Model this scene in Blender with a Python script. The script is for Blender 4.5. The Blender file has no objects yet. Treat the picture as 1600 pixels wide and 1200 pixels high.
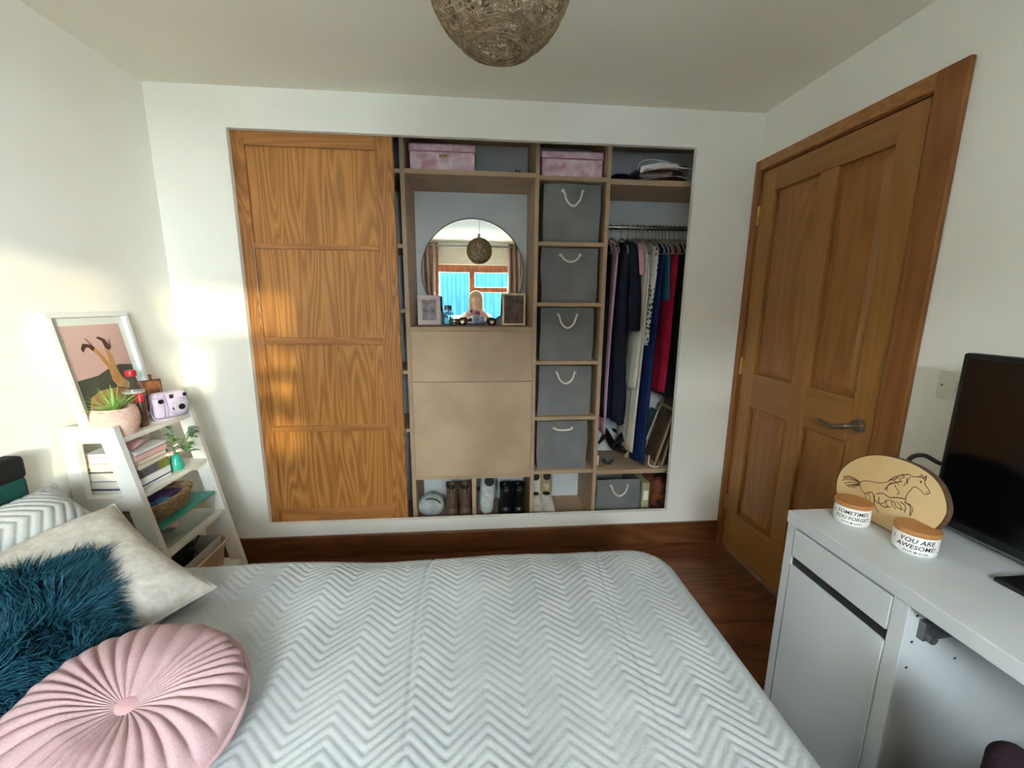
import bpy, bmesh, math, random
import numpy as np
from mathutils import Vector, Matrix, noise as mnoise

random.seed(7)
rng = np.random.default_rng(7)
SC = bpy.context.scene
COL = SC.collection
PI = math.pi

# ------------------------------------------------------------------ camera
YAW, PITCH, ROLL, FPX = 0.089, -0.1896, 0.0084, 647.78
CAM = Vector((1.4064, -2.1054, 1.3476))
cy, sy, cp, sp = math.cos(YAW), math.sin(YAW), math.cos(PITCH), math.sin(PITCH)
fw = Vector((sy*cp, cy*cp, sp)); r0 = Vector((cy, -sy, 0)); u0 = r0.cross(fw)
rt = r0*math.cos(ROLL) + u0*math.sin(ROLL); up = -r0*math.sin(ROLL) + u0*math.cos(ROLL)
cd = bpy.data.cameras.new('camera'); cam = bpy.data.objects.new('camera', cd); COL.objects.link(cam)
cam.matrix_world = Matrix(((rt.x, up.x, -fw.x, CAM.x), (rt.y, up.y, -fw.y, CAM.y), (rt.z, up.z, -fw.z, CAM.z), (0, 0, 0, 1)))
cd.sensor_fit = 'HORIZONTAL'; cd.sensor_width = 36; cd.lens = 36*FPX/1600; cd.clip_start = 0.01; cd.clip_end = 200
SC.camera = cam

# ------------------------------------------------------------------ light
w = bpy.data.worlds.new('sky'); SC.world = w; w.use_nodes = True
bg = w.node_tree.nodes['Background']
bg.inputs[0].default_value = (0.86, 0.95, 1.0, 1); bg.inputs[1].default_value = 26.0
sl = bpy.data.lights.new('sun', 'SUN'); sl.energy = 0.85; sl.angle = math.radians(1.6); sl.color = (1.0, 0.87, 0.52)
sun = bpy.data.objects.new('sun', sl); COL.objects.link(sun)
sun.location = (4, -9, 4)
sun.rotation_euler = Vector((-0.444, 1.0, -0.142)).to_track_quat('-Z', 'Y').to_euler()
pl = bpy.data.lights.new('window_portal', 'AREA'); pl.shape = 'RECTANGLE'; pl.size = 1.2; pl.size_y = 1.03
pl.cycles.is_portal = True
po = bpy.data.objects.new('window_portal', pl); COL.objects.link(po)
po.location = (1.46, -3.29, 1.465); po.rotation_euler = Vector((0, 1, 0)).to_track_quat('-Z', 'Z').to_euler()
vs = SC.view_settings
vs.view_transform = 'Standard'; vs.look = 'None'; vs.gamma = 1.0; vs.use_curve_mapping = False; vs.exposure = 1.9
try:
    SC.cycles.max_bounces = 10; SC.cycles.diffuse_bounces = 7; SC.cycles.transparent_max_bounces = 24
    SC.cycles.sample_clamp_indirect = 12.0
except Exception:
    pass

# ------------------------------------------------------------------ materials
def lin(h):
    h = h.lstrip('#'); c = [int(h[i:i+2], 16)/255 for i in (0, 2, 4)]
    return tuple(x/12.92 if x <= .04045 else ((x+.055)/1.055)**2.4 for x in c) + (1,)

MATS = {}
def base_mat(name, color, rough=.6, metal=0., spec=.5):
    m = bpy.data.materials.new(name); m.use_nodes = True
    b = m.node_tree.nodes['Principled BSDF']
    b.inputs['Base Color'].default_value = lin(color) if isinstance(color, str) else color
    b.inputs['Roughness'].default_value = rough; b.inputs['Metallic'].default_value = metal
    b.inputs['Specular IOR Level'].default_value = spec
    MATS[name] = m
    return m, m.node_tree.nodes, m.node_tree.links, b

def ramp(N, stops):
    r = N.new('ShaderNodeValToRGB'); e = r.color_ramp.elements
    while len(e) < len(stops): e.new(.5)
    for i, (p, c) in enumerate(stops):
        e[i].position = p; e[i].color = lin(c) if isinstance(c, str) else c
    return r

def coords(N, L, scale, rnd=0):
    tc = N.new('ShaderNodeTexCoord'); mp = N.new('ShaderNodeMapping')
    mp.inputs['Scale'].default_value = scale
    if rnd:
        oi = N.new('ShaderNodeObjectInfo'); mu = N.new('ShaderNodeVectorMath'); mu.operation = 'SCALE'
        cx = N.new('ShaderNodeCombineXYZ')
        for k in range(3): L.new(oi.outputs['Random'], cx.inputs[k])
        L.new(cx.outputs[0], mu.inputs[0]); mu.inputs['Scale'].default_value = rnd
        ad = N.new('ShaderNodeVectorMath'); ad.operation = 'ADD'
        L.new(tc.outputs['Object'], ad.inputs[0]); L.new(mu.outputs[0], ad.inputs[1]); L.new(ad.outputs[0], mp.inputs[0])
    else:
        L.new(tc.outputs['Object'], mp.inputs[0])
    return mp

def bump(N, L, b, src, strength, dist=.002):
    bp = N.new('ShaderNodeBump'); bp.inputs['Strength'].default_value = strength; bp.inputs['Distance'].default_value = dist
    L.new(src, bp.inputs['Height']); L.new(bp.outputs[0], b.inputs['Normal'])

def mottled(name, c1, c2, scale=8, rough=.7, bstr=.0, bscale=None, metal=0, spec=.5, detail=4, rnd=3., sc3=None):
    m, N, L, b = base_mat(name, c1, rough, metal, spec)
    mp = coords(N, L, sc3 or (scale,)*3, rnd)
    n = N.new('ShaderNodeTexNoise'); n.inputs['Scale'].default_value = 1; n.inputs['Detail'].default_value = detail
    L.new(mp.outputs[0], n.inputs[0])
    r = ramp(N, [(.33, c1), (.67, c2)]); L.new(n.outputs[0], r.inputs[0]); L.new(r.outputs[0], b.inputs['Base Color'])
    if bstr:
        n2 = N.new('ShaderNodeTexNoise'); n2.inputs['Scale'].default_value = bscale or scale*6; n2.inputs['Detail'].default_value = 3
        mp2 = coords(N, L, (1, 1, 1)); L.new(mp2.outputs[0], n2.inputs[0]); bump(N, L, b, n2.outputs[0], bstr)
    return m

def grain(name, light, dark, scale, rings, rough=.35, contrast=(.25, .8), rnd=9., spec=.5):
    """flat-sawn timber: contour lines of a stretched noise, plus fine pores"""
    m, N, L, b = base_mat(name, light, rough, 0, spec)
    mp = coords(N, L, scale, rnd)
    n = N.new('ShaderNodeTexNoise'); n.inputs['Scale'].default_value = 1; n.inputs['Detail'].default_value = 1.2; n.inputs['Roughness'].default_value = .35
    n.inputs['Distortion'].default_value = .25
    L.new(mp.outputs[0], n.inputs[0])
    mu = N.new('ShaderNodeMath'); mu.operation = 'MULTIPLY'; mu.inputs[1].default_value = rings; L.new(n.outputs[0], mu.inputs[0])
    pp = N.new('ShaderNodeMath'); pp.operation = 'PINGPONG'; pp.inputs[1].default_value = .5; L.new(mu.outputs[0], pp.inputs[0])
    m2 = N.new('ShaderNodeMath'); m2.operation = 'MULTIPLY'; m2.inputs[1].default_value = 2; L.new(pp.outputs[0], m2.inputs[0])
    fp = coords(N, L, tuple(s*(14 if s == max(scale) else (14 if s > min(scale)*1.5 else 3)) for s in scale), rnd)
    fn = N.new('ShaderNodeTexNoise'); fn.inputs['Scale'].default_value = 1.6; fn.inputs['Detail'].default_value = 3
    L.new(fp.outputs[0], fn.inputs[0])
    mx = N.new('ShaderNodeMath'); mx.operation = 'MULTIPLY_ADD'; mx.inputs[1].default_value = .45; L.new(fn.outputs[0], mx.inputs[0])
    m3 = N.new('ShaderNodeMath'); m3.operation = 'MULTIPLY'; m3.inputs[1].default_value = .62; L.new(m2.outputs[0], m3.inputs[0])
    L.new(m3.outputs[0], mx.inputs[2])
    r = ramp(N, [(contrast[0], light), (contrast[1], dark)]); L.new(mx.outputs[0], r.inputs[0])
    L.new(r.outputs[0], b.inputs['Base Color']); bump(N, L, b, mx.outputs[0], .12, .001)
    return m

def weave(name, c1, c2, scale=420, rough=.9, bstr=.35, blotch=7):
    m, N, L, b = base_mat(name, c1, rough, 0, .2)
    mp = coords(N, L, (scale,)*3)
    v = N.new('ShaderNodeTexNoise'); v.inputs['Scale'].default_value = 1; v.inputs['Detail'].default_value = 2; L.new(mp.outputs[0], v.inputs[0])
    mp2 = coords(N, L, (blotch,)*3, 4.); v2 = N.new('ShaderNodeTexNoise'); v2.inputs['Scale'].default_value = 1; L.new(mp2.outputs[0], v2.inputs[0])
    a = N.new('ShaderNodeMath'); a.operation = 'MULTIPLY_ADD'; a.inputs[1].default_value = .5; L.new(v.outputs[0], a.inputs[0])
    h = N.new('ShaderNodeMath'); h.operation = 'MULTIPLY'; h.inputs[1].default_value = .5; L.new(v2.outputs[0], h.inputs[0]); L.new(h.outputs[0], a.inputs[2])
    r = ramp(N, [(.36, c1), (.64, c2)]); L.new(a.outputs[0], r.inputs[0]); L.new(r.outputs[0], b.inputs['Base Color'])
    bump(N, L, b, v.outputs[0], bstr, .001)
    return m

def glassy(name, tint, alpha=.12, rough=.03):
    """thin clear sheet: mostly see-through with a glossy skin"""
    m = bpy.data.materials.new(name); m.use_nodes = True; N = m.node_tree.nodes; L = m.node_tree.links
    N.remove(N['Principled BSDF']); out = N['Material Output']
    t = N.new('ShaderNodeBsdfTransparent'); t.inputs[0].default_value = lin(tint)
    g = N.new('ShaderNodeBsdfGlossy'); g.inputs['Roughness'].default_value = rough
    lw = N.new('ShaderNodeLayerWeight'); lw.inputs[0].default_value = .5
    pw_ = N.new('ShaderNodeMath'); pw_.operation = 'POWER'; pw_.inputs[1].default_value = 4.0; L.new(lw.outputs['Facing'], pw_.inputs[0])
    ad = N.new('ShaderNodeMath'); ad.operation = 'MULTIPLY_ADD'; ad.inputs[1].default_value = .7; ad.inputs[2].default_value = alpha; L.new(pw_.outputs[0], ad.inputs[0])
    mx = N.new('ShaderNodeMixShader'); L.new(ad.outputs[0], mx.inputs[0]); L.new(t.outputs[0], mx.inputs[1]); L.new(g.outputs[0], mx.inputs[2])
    L.new(mx.outputs[0], out.inputs[0]); MATS[name] = m
    return m

mottled('wall_paint', '#EDEBE2', '#F1EFE6', 3, .85, .05, 260)
mottled('ceiling_paint', '#EAE4D4', '#EEE8D9', 2, .9, .05, 220)
grain('oak_sliding', '#C08546', '#94602D', (13.0, 4.0, 1.0), 10, .34, (.2, .9))
grain('oak_stile', '#B67D43', '#8A5526', (20.0, 6.0, 2.0), 9, .34, (.2, .9))
grain('oak_rail', '#B57C44', '#946031', (1.0, 6.0, 16.0), 6, .34, (.15, .95))
grain('oak_door', '#A5733A', '#91622D', (8.0, 12.0, .8), 7, .38, (.1, 1.0))
grain('oak_door_panel', '#A36E36', '#885626', (8.0, 9.0, .8), 9, .38, (.1, 1.0))
grain('oak_door_rail', '#A3713A', '#90612F', (8.0, 1.0, 14.0), 6, .38, (.1, 1.0))
grain('architrave', '#96602F', '#804B22', (10.0, 12.0, .8), 6, .4, (.1, .95))
grain('skirting', '#7A4B2A', '#5D3519', (1.2, 6.0, 8.0), 7, .35, (.15, .9))
grain('floorboard', '#7A4A2B', '#55301A', (1.1, 7.0, 6.0), 8, .28, (.15, .9))
mottled('mdf', '#A88D70', '#B6997B', 9, .62, .04, 300)
mottled('mdf_front', '#AC9074', '#BDA285', 4, .55, .04, 300)
mottled('backboard', '#CDD1D3', '#D7DBDC', 3, .8)
mottled('gloss_white', '#E6E7E4', '#EBECEA', 3, .38)
mottled('desk_white', '#C4C8CA', '#CDD1D3', 3, .42, .03, 400)
mottled('ladder_white', '#E9E8E2', '#E1E0D8', 6, .5, .06, 60)
weave('quilt_cotton', '#A6ABAD', '#B7BBBC', 260, .85, .25)
weave('pillow_velvet', '#B4AFA6', '#CFCAC2', 60, .8, .35, 30)
weave('pink_velvet', '#A8898C', '#BA9C9E', 300, .62, .12)
weave('pink_button', '#C79CA0', '#D3AAAD', 300, .6, .12)
mottled('teal_fur', '#0E3A4C', '#1F5B6E', 40, .7, 0, None, 0, .35)
weave('teal_velvet', '#123B38', '#1B4A45', 200, .7, .15)
weave('dark_velvet', '#141716', '#20211F', 200, .7, .15)
weave('bin_grey', '#6E6E6D', '#838381', 330, .95, .5, 9)
mottled('rope', '#DAD2BE', '#F0EADB', 120, .85, .3, 600)
mottled('eyelet', '#B8B8B4', '#D0D0CC', 20, .3, 0, None, .9)
mottled('pink_marble', '#C78FA0', '#E9D6DA', 22, .55, 0, None, 0, .5, 6)
mottled('pink_edge', '#A86C80', '#B97D90', 22, .6)
mottled('brass', '#B49A5A', '#D2B878', 20, .28, 0, None, .95)
mottled('gold', '#C9AE84', '#DCC49A', 20, .3, 0, None, .9)
mottled('chrome', '#B8B9BA', '#D0D0D0', 20, .18, 0, None, 1)
mottled('bronze', '#8E7F70', '#A39484', 30, .28, 0, None, .9)
mottled('steel_grey', '#6D7073', '#85888B', 30, .4, 0, None, .8)
base_mat('mirror_silver', (.92, .94, .94, 1), .0, 1.0)
mottled('mirror_edge', '#9AA4A4', '#B8C0C0', 20, .12, 0, None, .7)
mottled('black_plastic', '#0B0B0C', '#141415', 20, .42)
mottled('screen_black', '#050506', '#08080A', 10, .16)
mottled('switch_plastic', '#DAD4C6', '#E2DCCF', 10, .35)
mottled('twine', '#7A6346', '#AD9470', 60, .8)
mottled('bulb_white', '#E8E6DC', '#F2F0E8', 10, .3)
mottled('cord_white', '#D8D4C8', '#E2DED2', 10, .5)
mottled('slice_wood', '#D6B27C', '#E6C998', 7, .6, .05, 200, 0, .5, 5)
mottled('bark', '#4A3422', '#6B4E33', 90, .9, .4, 300)
mottled('burnt_line', '#3A2213', '#512F1A', 60, .8)
mottled('lid_wood', '#A9713C', '#B98149', 30, .5)
mottled('ceramic_white', '#E9E8E2', '#F0EFEA', 10, .3)
mottled('ink_black', '#1B1A1A', '#262424', 20, .6)
mottled('pot_pink', '#DDB3A0', '#EBCBB8', 20, .7)
mottled('leaf_lime', '#84B050', '#B5D67C', 25, .5)
mottled('leaf_sage', '#5F8276', '#8BA596', 25, .6)
mottled('leaf_green', '#4E7A42', '#7DA45A', 25, .5)
mottled('blossom', '#E0B9AE', '#F0D8CC', 25, .7)
mottled('soil', '#2C2018', '#453325', 60, .95)
glassy('clear_plastic', '#F8FAF9', .05, .08)
glassy('film', '#D9D6D8', .16, .12)
glassy('window_glass', '#F8FCFC', .03, .0)
mottled('teal_glass', '#2FB8A8', '#4FCFC0', 10, .08); MATS['teal_glass'].node_tree.nodes['Principled BSDF'].inputs['Transmission Weight'].default_value = .45
glassy('blue_glass', '#A8D0D2', .12, .03)
glassy('pale_glass', '#DDE6F2', .12, .03)
glassy('amber_glass', '#B77A34', .14, .05)
mottled('red_cap', '#C8202A', '#D82C36', 20, .35)
mottled('lilac_plastic', '#BFB2CE', '#CFC4DB', 10, .38)
mottled('lilac_dark', '#9C8FB0', '#AEA2C0', 10, .38)
mottled('lens_grey', '#C4BEC9', '#D2CCD6', 10, .3)
mottled('print_pink', '#D8A9A4', '#E0B9B3', 3, .45)
mottled('print_hill', '#3F453E', '#565A50', 12, .5)
mottled('print_hay', '#A9794C', '#D1A06C', 60, .6)
mottled('print_skin', '#C48A55', '#DDA878', 12, .5)
mottled('print_shoe', '#3A211A', '#55301F', 12, .5)
mottled('paper_white', '#EDEBE4', '#F4F2EC', 5, .7)
mottled('photo_dark', '#171113', '#6E4A38', 26, .35)
mottled('photo_warm', '#2A1712', '#B5754C', 34, .35)
mottled('photo_grey', '#4A3E40', '#A89A98', 30, .4)
mottled('frame_blush', '#C7B3AF', '#D6C5C0', 10, .45)
mottled('book_pages', '#CFC6B4', '#E6DFD0', 60, .8, .3, 300, sc3=(6, 6, 160))
mottled('book_pink', '#D9A9AC', '#E8C8C6', 10, .5)
mottled('book_charcoal', '#4A4C50', '#6A6C70', 30, .55)
mottled('book_olive', '#5F6A2C', '#8A9440', 30, .55)
mottled('book_white', '#DCDDE0', '#ECECEE', 10, .5)
mottled('book_navy', '#1D2A5A', '#2A3A70', 10, .5)
mottled('seagrass', '#7A6242', '#A88C62', 70, .85)
mottled('toy_blue', '#2C7FB0', '#56A6CC', 30, .6)
mottled('toy_purple', '#4A2C5E', '#6E4A84', 30, .6)
mottled('lid_teal', '#2F8C80', '#46A396', 10, .4)
mottled('tray_beige', '#B59A7C', '#C9B094', 10, .45)
mottled('tray_rim', '#D8BF98', '#E6D2B0', 10, .4)
mottled('box_grey', '#C4C3BE', '#D2D1CC', 10, .5)
def cloth(n, a, b): weave(n, a, b, 240, .92, .25, 12)
cloth('cloth_black', '#101013', '#1B1B20'); cloth('cloth_pink', '#C79AAE', '#D9B2C2'); cloth('cloth_navy', '#191B2B', '#262838')
cloth('cloth_tee_pink', '#C58AA0', '#D6A0B4'); cloth('cloth_cream', '#C9C3B2', '#DED9CA'); cloth('cloth_blue', '#16264E', '#203468')
cloth('cloth_teal', '#1F5A70', '#2C6C80'); cloth('cloth_red', '#8A0F2C', '#A8183A'); cloth('cloth_dknavy', '#12172C', '#1C2340')
cloth('cloth_maroon', '#3C1A1C', '#55282A'); cloth('cloth_white', '#D5D3D2', '#E8E6E4'); cloth('hanger_velvet', '#7E776A', '#968E80')
cloth('curtain_taupe', '#8E7466', '#A3887A'); cloth('blind_cream', '#CFC8B4', '#DAD4C2'); cloth('chair_plum', '#241820', '#33232C')
cloth('shirt_pale', '#D8CFC8', '#E6DED8'); cloth('trouser_denim', '#3A4A66', '#4C5E7C'); cloth('bed_linen', '#B9B7B2', '#C6C4BE')
mottled('leather_brown', '#5C4638', '#6E5646', 20, .55, .1, 90); mottled('sole_dark', '#17120F', '#241C18', 20, .7)
mottled('leather_black', '#0A0A0B', '#151516', 20, .35); mottled('sneaker_grey', '#A9AFA9', '#C6CAC4', 30, .7)
mottled('sneaker_sole', '#C9C9C2', '#DAD9D2', 20, .6); mottled('shoe_cream', '#CFC9BA', '#E2DDD0', 25, .65); mottled('shoe_tan', '#A99468', '#BBA67A', 25, .7)
mottled('pouch_grey', '#8F9490', '#C2C6C1', 16, .85, .3, 200)
mottled('spot_fabric', '#E4E2DC', '#E4E2DC', 5, .9)
mottled('folder_cream', '#A9A57A', '#BDB98E', 12, .6); mottled('bag_orange', '#1C1013', '#B0602E', 16, .7)
mottled('board_brown', '#4E3B2A', '#6B523A', 16, .6); mottled('board_green', '#3F5A52', '#54716A', 10, .5)
mottled('skin', '#D9A58C', '#E6B8A0', 10, .55); mottled('hair_blond', '#B99A68', '#DCC494', 60, .5, sc3=(60, 60, 8)); mottled('phone_pink', '#C99AA6', '#D6ABB5', 10, .3)
grain('window_oak', '#8A5230', '#6E3C20', (6., 6., 1.2), 8, .35)
mottled('shed_blue', '#0F2432', '#132B3B', 2, .8, spec=0.); mottled('car_paint', '#5C7686', '#66808F', 2, .5, spec=.1)
mottled('car_glass', '#27424E', '#33525E', 2, .05); mottled('tyre', '#141414', '#1E1E1E', 20, .8); mottled('concrete', '#A8A6A0', '#B8B6B0', 1.5, .9)
def M(n): return MATS[n]
# dotted white blouse fabric
_m = M('spot_fabric'); _N = _m.node_tree.nodes; _L = _m.node_tree.links; _b = _N['Principled BSDF']
_mp = coords(_N, _L, (38, 38, 38)); _v = _N.new('ShaderNodeTexVoronoi'); _v.inputs['Scale'].default_value = 1; _v.inputs['Randomness'].default_value = .4
_L.new(_mp.outputs[0], _v.inputs[0]); _r = ramp(_N, [(.30, '#17171C'), (.36, '#DEDCD6')]); _L.new(_v.outputs['Distance'], _r.inputs[0]); _L.new(_r.outputs[0], _b.inputs['Base Color'])

# ------------------------------------------------------------------ mesh helpers
def bx(bm, lo, hi, bev=0, seg=2):
    lo = Vector(lo); hi = Vector(hi)
    g = bmesh.ops.create_cube(bm, size=1)['verts']
    for v in g:
        v.co = Vector((lo.x+(v.co.x+.5)*(hi.x-lo.x), lo.y+(v.co.y+.5)*(hi.y-lo.y), lo.z+(v.co.z+.5)*(hi.z-lo.z)))
    if bev:
        es = list({e for v in g for e in v.link_edges})
        bmesh.ops.bevel(bm, geom=es, offset=bev, segments=seg, affect='EDGES', profile=.5)
    return g

def tube(bm, pts, rad, n=8, closed=False, cap=True):
    pts = [Vector(p) for p in pts]; rings = []; m = len(pts)
    nrm = None
    for i, p in enumerate(pts):
        if closed: t = (pts[(i+1) % m]-pts[i-1])
        else: t = pts[min(i+1, m-1)]-pts[max(i-1, 0)]
        if t.length < 1e-9: t = Vector((0, 0, 1))
        t.normalize()
        if nrm is None:
            a = Vector((0, 0, 1)) if abs(t.z) < .9 else Vector((1, 0, 0)); nrm = (a-t*a.dot(t)).normalized()
        else:
            nrm = (nrm-t*nrm.dot(t)); nrm = nrm.normalized() if nrm.length > 1e-6 else t.orthogonal().normalized()
        b = t.cross(nrm); r = rad[i] if hasattr(rad, '__len__') else rad
        rings.append([bm.verts.new(p+(nrm*math.cos(2*PI*k/n)+b*math.sin(2*PI*k/n))*r) for k in range(n)])
    for i in range(m if closed else m-1):
        A, B = rings[i], rings[(i+1) % m]
        for k in range(n): bm.faces.new((A[k], A[(k+1) % n], B[(k+1) % n], B[k]))
    if cap and not closed:
        bm.faces.new(rings[0][::-1]); bm.faces.new(rings[-1])

def lathe(bm, prof, n=32, c=(0, 0, 0)):
    c = Vector(c); rings = []
    for r, z in prof:
        if r < 1e-5: rings.append([bm.verts.new(c+Vector((0, 0, z)))])
        else: rings.append([bm.verts.new(c+Vector((r*math.cos(2*PI*k/n), r*math.sin(2*PI*k/n), z))) for k in range(n)])
    for A, B in zip(rings, rings[1:]):
        for k in range(n):
            j = (k+1) % n
            if len(A) == 1 and len(B) == 1: continue
            if len(A) == 1: bm.faces.new((A[0], B[j], B[k]))
            elif len(B) == 1: bm.faces.new((A[k], A[j], B[0]))
            else: bm.faces.new((A[k], A[j], B[j], B[k]))
    if len(rings[0]) > 1: bm.faces.new(rings[0][::-1])
    if len(rings[-1]) > 1: bm.faces.new(rings[-1])

def loft(bm, rings, cap=True, closed=True):
    R = [[bm.verts.new(Vector(p)) for p in ring] for ring in rings]
    n = len(R[0])
    for A, B in zip(R, R[1:]):
        for k in range(n if closed else n-1):
            j = (k+1) % n
            bm.faces.new((A[k], A[j], B[j], B[k]))
    if cap and closed:
        bm.faces.new(R[0][::-1]); bm.faces.new(R[-1])

def prism(bm, poly, axis, a, b):
    """extrude a 2-D outline between a and b along axis (0,1,2)"""
    def P(p, h):
        q = [0, 0, 0]; o = [i for i in range(3) if i != axis]; q[axis] = h; q[o[0]] = p[0]; q[o[1]] = p[1]; return q
    A = [bm.verts.new(P(p, a)) for p in poly]; B = [bm.verts.new(P(p, b)) for p in poly]; n = len(poly)
    for k in range(n): bm.faces.new((A[k], A[(k+1) % n], B[(k+1) % n], B[k]))
    bm.faces.new(A[::-1]); bm.faces.new(B)

def grid_mesh(bm, P, wrap_u=False):
    """P: array (nu, nv, 3)"""
    nu, nv = P.shape[:2]
    V = [[bm.verts.new(P[i, j]) for j in range(nv)] for i in range(nu)]
    for i in range(nu if wrap_u else nu-1):
        for j in range(nv-1):
            bm.faces.new((V[i][j], V[(i+1) % nu][j], V[(i+1) % nu][j+1], V[i][j+1]))
    return V

def obj(name, bm, mat, parent=None, smooth=False, mats=None, loc=None, rot=None):
    bmesh.ops.recalc_face_normals(bm, faces=bm.faces[:])
    me = bpy.data.meshes.new(name); bm.to_mesh(me); bm.free()
    for m in (mats or [mat]): me.materials.append(M(m))
    if smooth:
        for p in me.polygons: p.use_smooth = True
        if smooth != 'full':
            try: me.set_sharp_from_angle(angle=math.radians(40))
            except Exception: pass
    o = bpy.data.objects.new(name, me); COL.objects.link(o)
    if parent: o.parent = parent
    if loc: o.location = loc
    if rot: o.rotation_euler = rot
    return o

def part(name, mat, parent, fn, smooth=False, **k):
    bm = bmesh.new(); fn(bm); return obj(name, bm, mat, parent, smooth, **k)

def boxpart(name, mat, parent, lo, hi, bev=.0015, **k):
    bm = bmesh.new(); bx(bm, lo, hi, bev); return obj(name, bm, mat, parent, False, **k)

def tag(o, label, cat, group=None, kind=None):
    o['label'] = label; o['category'] = cat
    if group: o['group'] = group
    if kind: o['kind'] = kind
    return o

def thing(name, label, cat, loc=(0, 0, 0), rot=(0, 0, 0), group=None):
    o = bpy.data.objects.new(name, None); COL.objects.link(o); o.empty_display_size = .05
    o.location = loc; o.rotation_euler = rot
    return tag(o, label, cat, group)

def struct(o): o['kind'] = 'structure'; return o

def dup(root, loc, rot=None, label=None, group=None, scale=None):
    r = root.copy(); COL.objects.link(r); r.location = loc
    if rot is not None: r.rotation_euler = rot
    if label: r['label'] = label
    if group: r['group'] = group
    if scale: r.scale = scale
    for ch in list(root.children):
        c = ch.copy(); COL.objects.link(c); c.parent = r
        for g in ch.children:
            d = g.copy(); COL.objects.link(d); d.parent = c
    return r

def nz(x, y, z=0, s=1): return mnoise.noise(Vector((x*s, y*s, z*s)))

# ------------------------------------------------------------------ the room
W, H, YB = 2.8142, 2.2677, -3.1
OX0, OX1, OZ0, OZ1 = .3203, 2.4874, .1978, 2.1021
AR = .018
def wall_with_hole(name, axis, p0, p1, a0, a1, z0, z1, h):
    """wall slab normal to axis from p0..p1, spans a0..a1, with a hole h=(ha0,ha1,hz0,hz1)"""
    bm = bmesh.new()
    def B(aa, ab, za, zb):
        if ab-aa < 1e-4 or zb-za < 1e-4: return
        if axis == 1: bx(bm, (aa, p0, za), (ab, p1, zb))
        else: bx(bm, (p0, aa, za), (p1, ab, zb))
    B(a0, h[0], z0, z1); B(h[1], a1, z0, z1); B(h[0], h[1], h[3], z1); B(h[0], h[1], z0, h[2])
    return struct(obj(name, bm, 'wall_paint'))
wall_with_hole('wall_back', 1, 0, .028, -.1, W+.1, 0, H, (OX0, OX1, OZ0, OZ1))
bm = bmesh.new(); bx(bm, (-.1, YB-.3, 0), (0, .0, H)); struct(obj('wall_left', bm, 'wall_paint'))
DY0, DY1, DZ = -.0422, -.8042, 1.989           # door leaf edges
wall_with_hole('wall_right', 0, W, W+.1, YB-.3, 0, 0, H, (DY1-.012, DY0+.012, -.001, DZ+.012))
WX0, WX1, WZ0, WZ1 = .86, 2.06, .96, 1.97
wall_with_hole('wall_window', 1, YB-.3, YB, -.0, W, 0, H, (WX0, WX1, WZ0, WZ1))
bm = bmesh.new(); bx(bm, (-.1, YB-.3, H), (W+.1, .6, H+.1)); struct(obj('ceiling', bm, 'ceiling_paint'))
# niche behind the wardrobe front
bm = bmesh.new()
bx(bm, (-.1, .445, 0), (W+.1, .5, H)); bx(bm, (-.1, .028, 0), (-.05, .445, H)); bx(bm, (W+.05, .028, 0), (W+.1, .445, H))
struct(obj('wall_niche', bm, 'wall_paint'))
# floor: sub-floor slab + planks
bm = bmesh.new(); bx(bm, (-.1, YB-.3, -.1), (W+.1, .6, -.006)); fl = struct(obj('floor', bm, 'sole_dark'))
PW = .125
k = 0; yy = -.0
planks = {}
while yy > YB:
    x = -.02 - random.random()*.9
    while x < W:
        Ln = 1.2; a = max(x, 0); b = min(x+Ln, W)
        if b-a > .06:
            key = round(b-a, 3)
            lo = yy-PW+.0012; 
            if yy-PW < YB: lo = YB
            bm = bmesh.new(); bx(bm, (a+.0008, lo, -.006), (b-.0008, yy, random.uniform(-.0006, 0)), .0012, 1)
            obj('plank', bm, 'floorboard', fl)
        x += Ln
    yy -= PW
# skirting
def skirt(name, lo, hi):
    bm = bmesh.new(); bx(bm, lo, hi, .005); return struct(obj(name, bm, 'skirting'))
SK = .1285
skirt('baseboard_back', (0, -AR, 0), (W-.02, 0, SK))
skirt('baseboard_left', (0, YB, 0), (AR, -AR, SK))
skirt('baseboard_right', (W-AR, YB, 0), (W, -.9115, SK))
skirt('baseboard_window', (AR, YB, 0), (W-AR, YB+AR, SK))

# window behind the photographer
win = bpy.data.objects.new('window_1', None); COL.objects.link(win); win.location = (0, YB, 0); struct(win)
wy0, wy1 = -.20, -.13
def wb(nm, x0, x1, z0, z1, a=wy0, b=wy1): return boxpart(nm, 'window_oak', win, (x0, a, z0), (x1, b, z1), .006)
wb('frame_head', WX0, WX1, 1.865, WZ1); wb('frame_sill_rail', WX0, WX1, WZ0, 1.05)
wb('frame_jamb', WX0, 0.905, 1.05, 1.865); wb('frame_jamb', 2.015, WX1, 1.05, 1.865)
wb('mullion', 1.328, 1.408, 1.05, 1.865); wb('transom', 1.408, 2.015, 1.589, 1.659)
for (a, b, c, d) in ((.905, 1.328, 1.05, 1.865), (1.408, 2.015, 1.05, 1.589), (1.408, 2.015, 1.659, 1.865)):
    part('pane', 'window_glass', win, lambda bm: bm.faces.new([bm.verts.new(p) for p in ((a, -.166, c), (b, -.166, c), (b, -.166, d), (a, -.166, d))]))
boxpart('sill_board', 'gloss_white', win, (WX0-.06, -.13, WZ0-.03), (WX1+.06, .12, WZ0-.001), .006)
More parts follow.
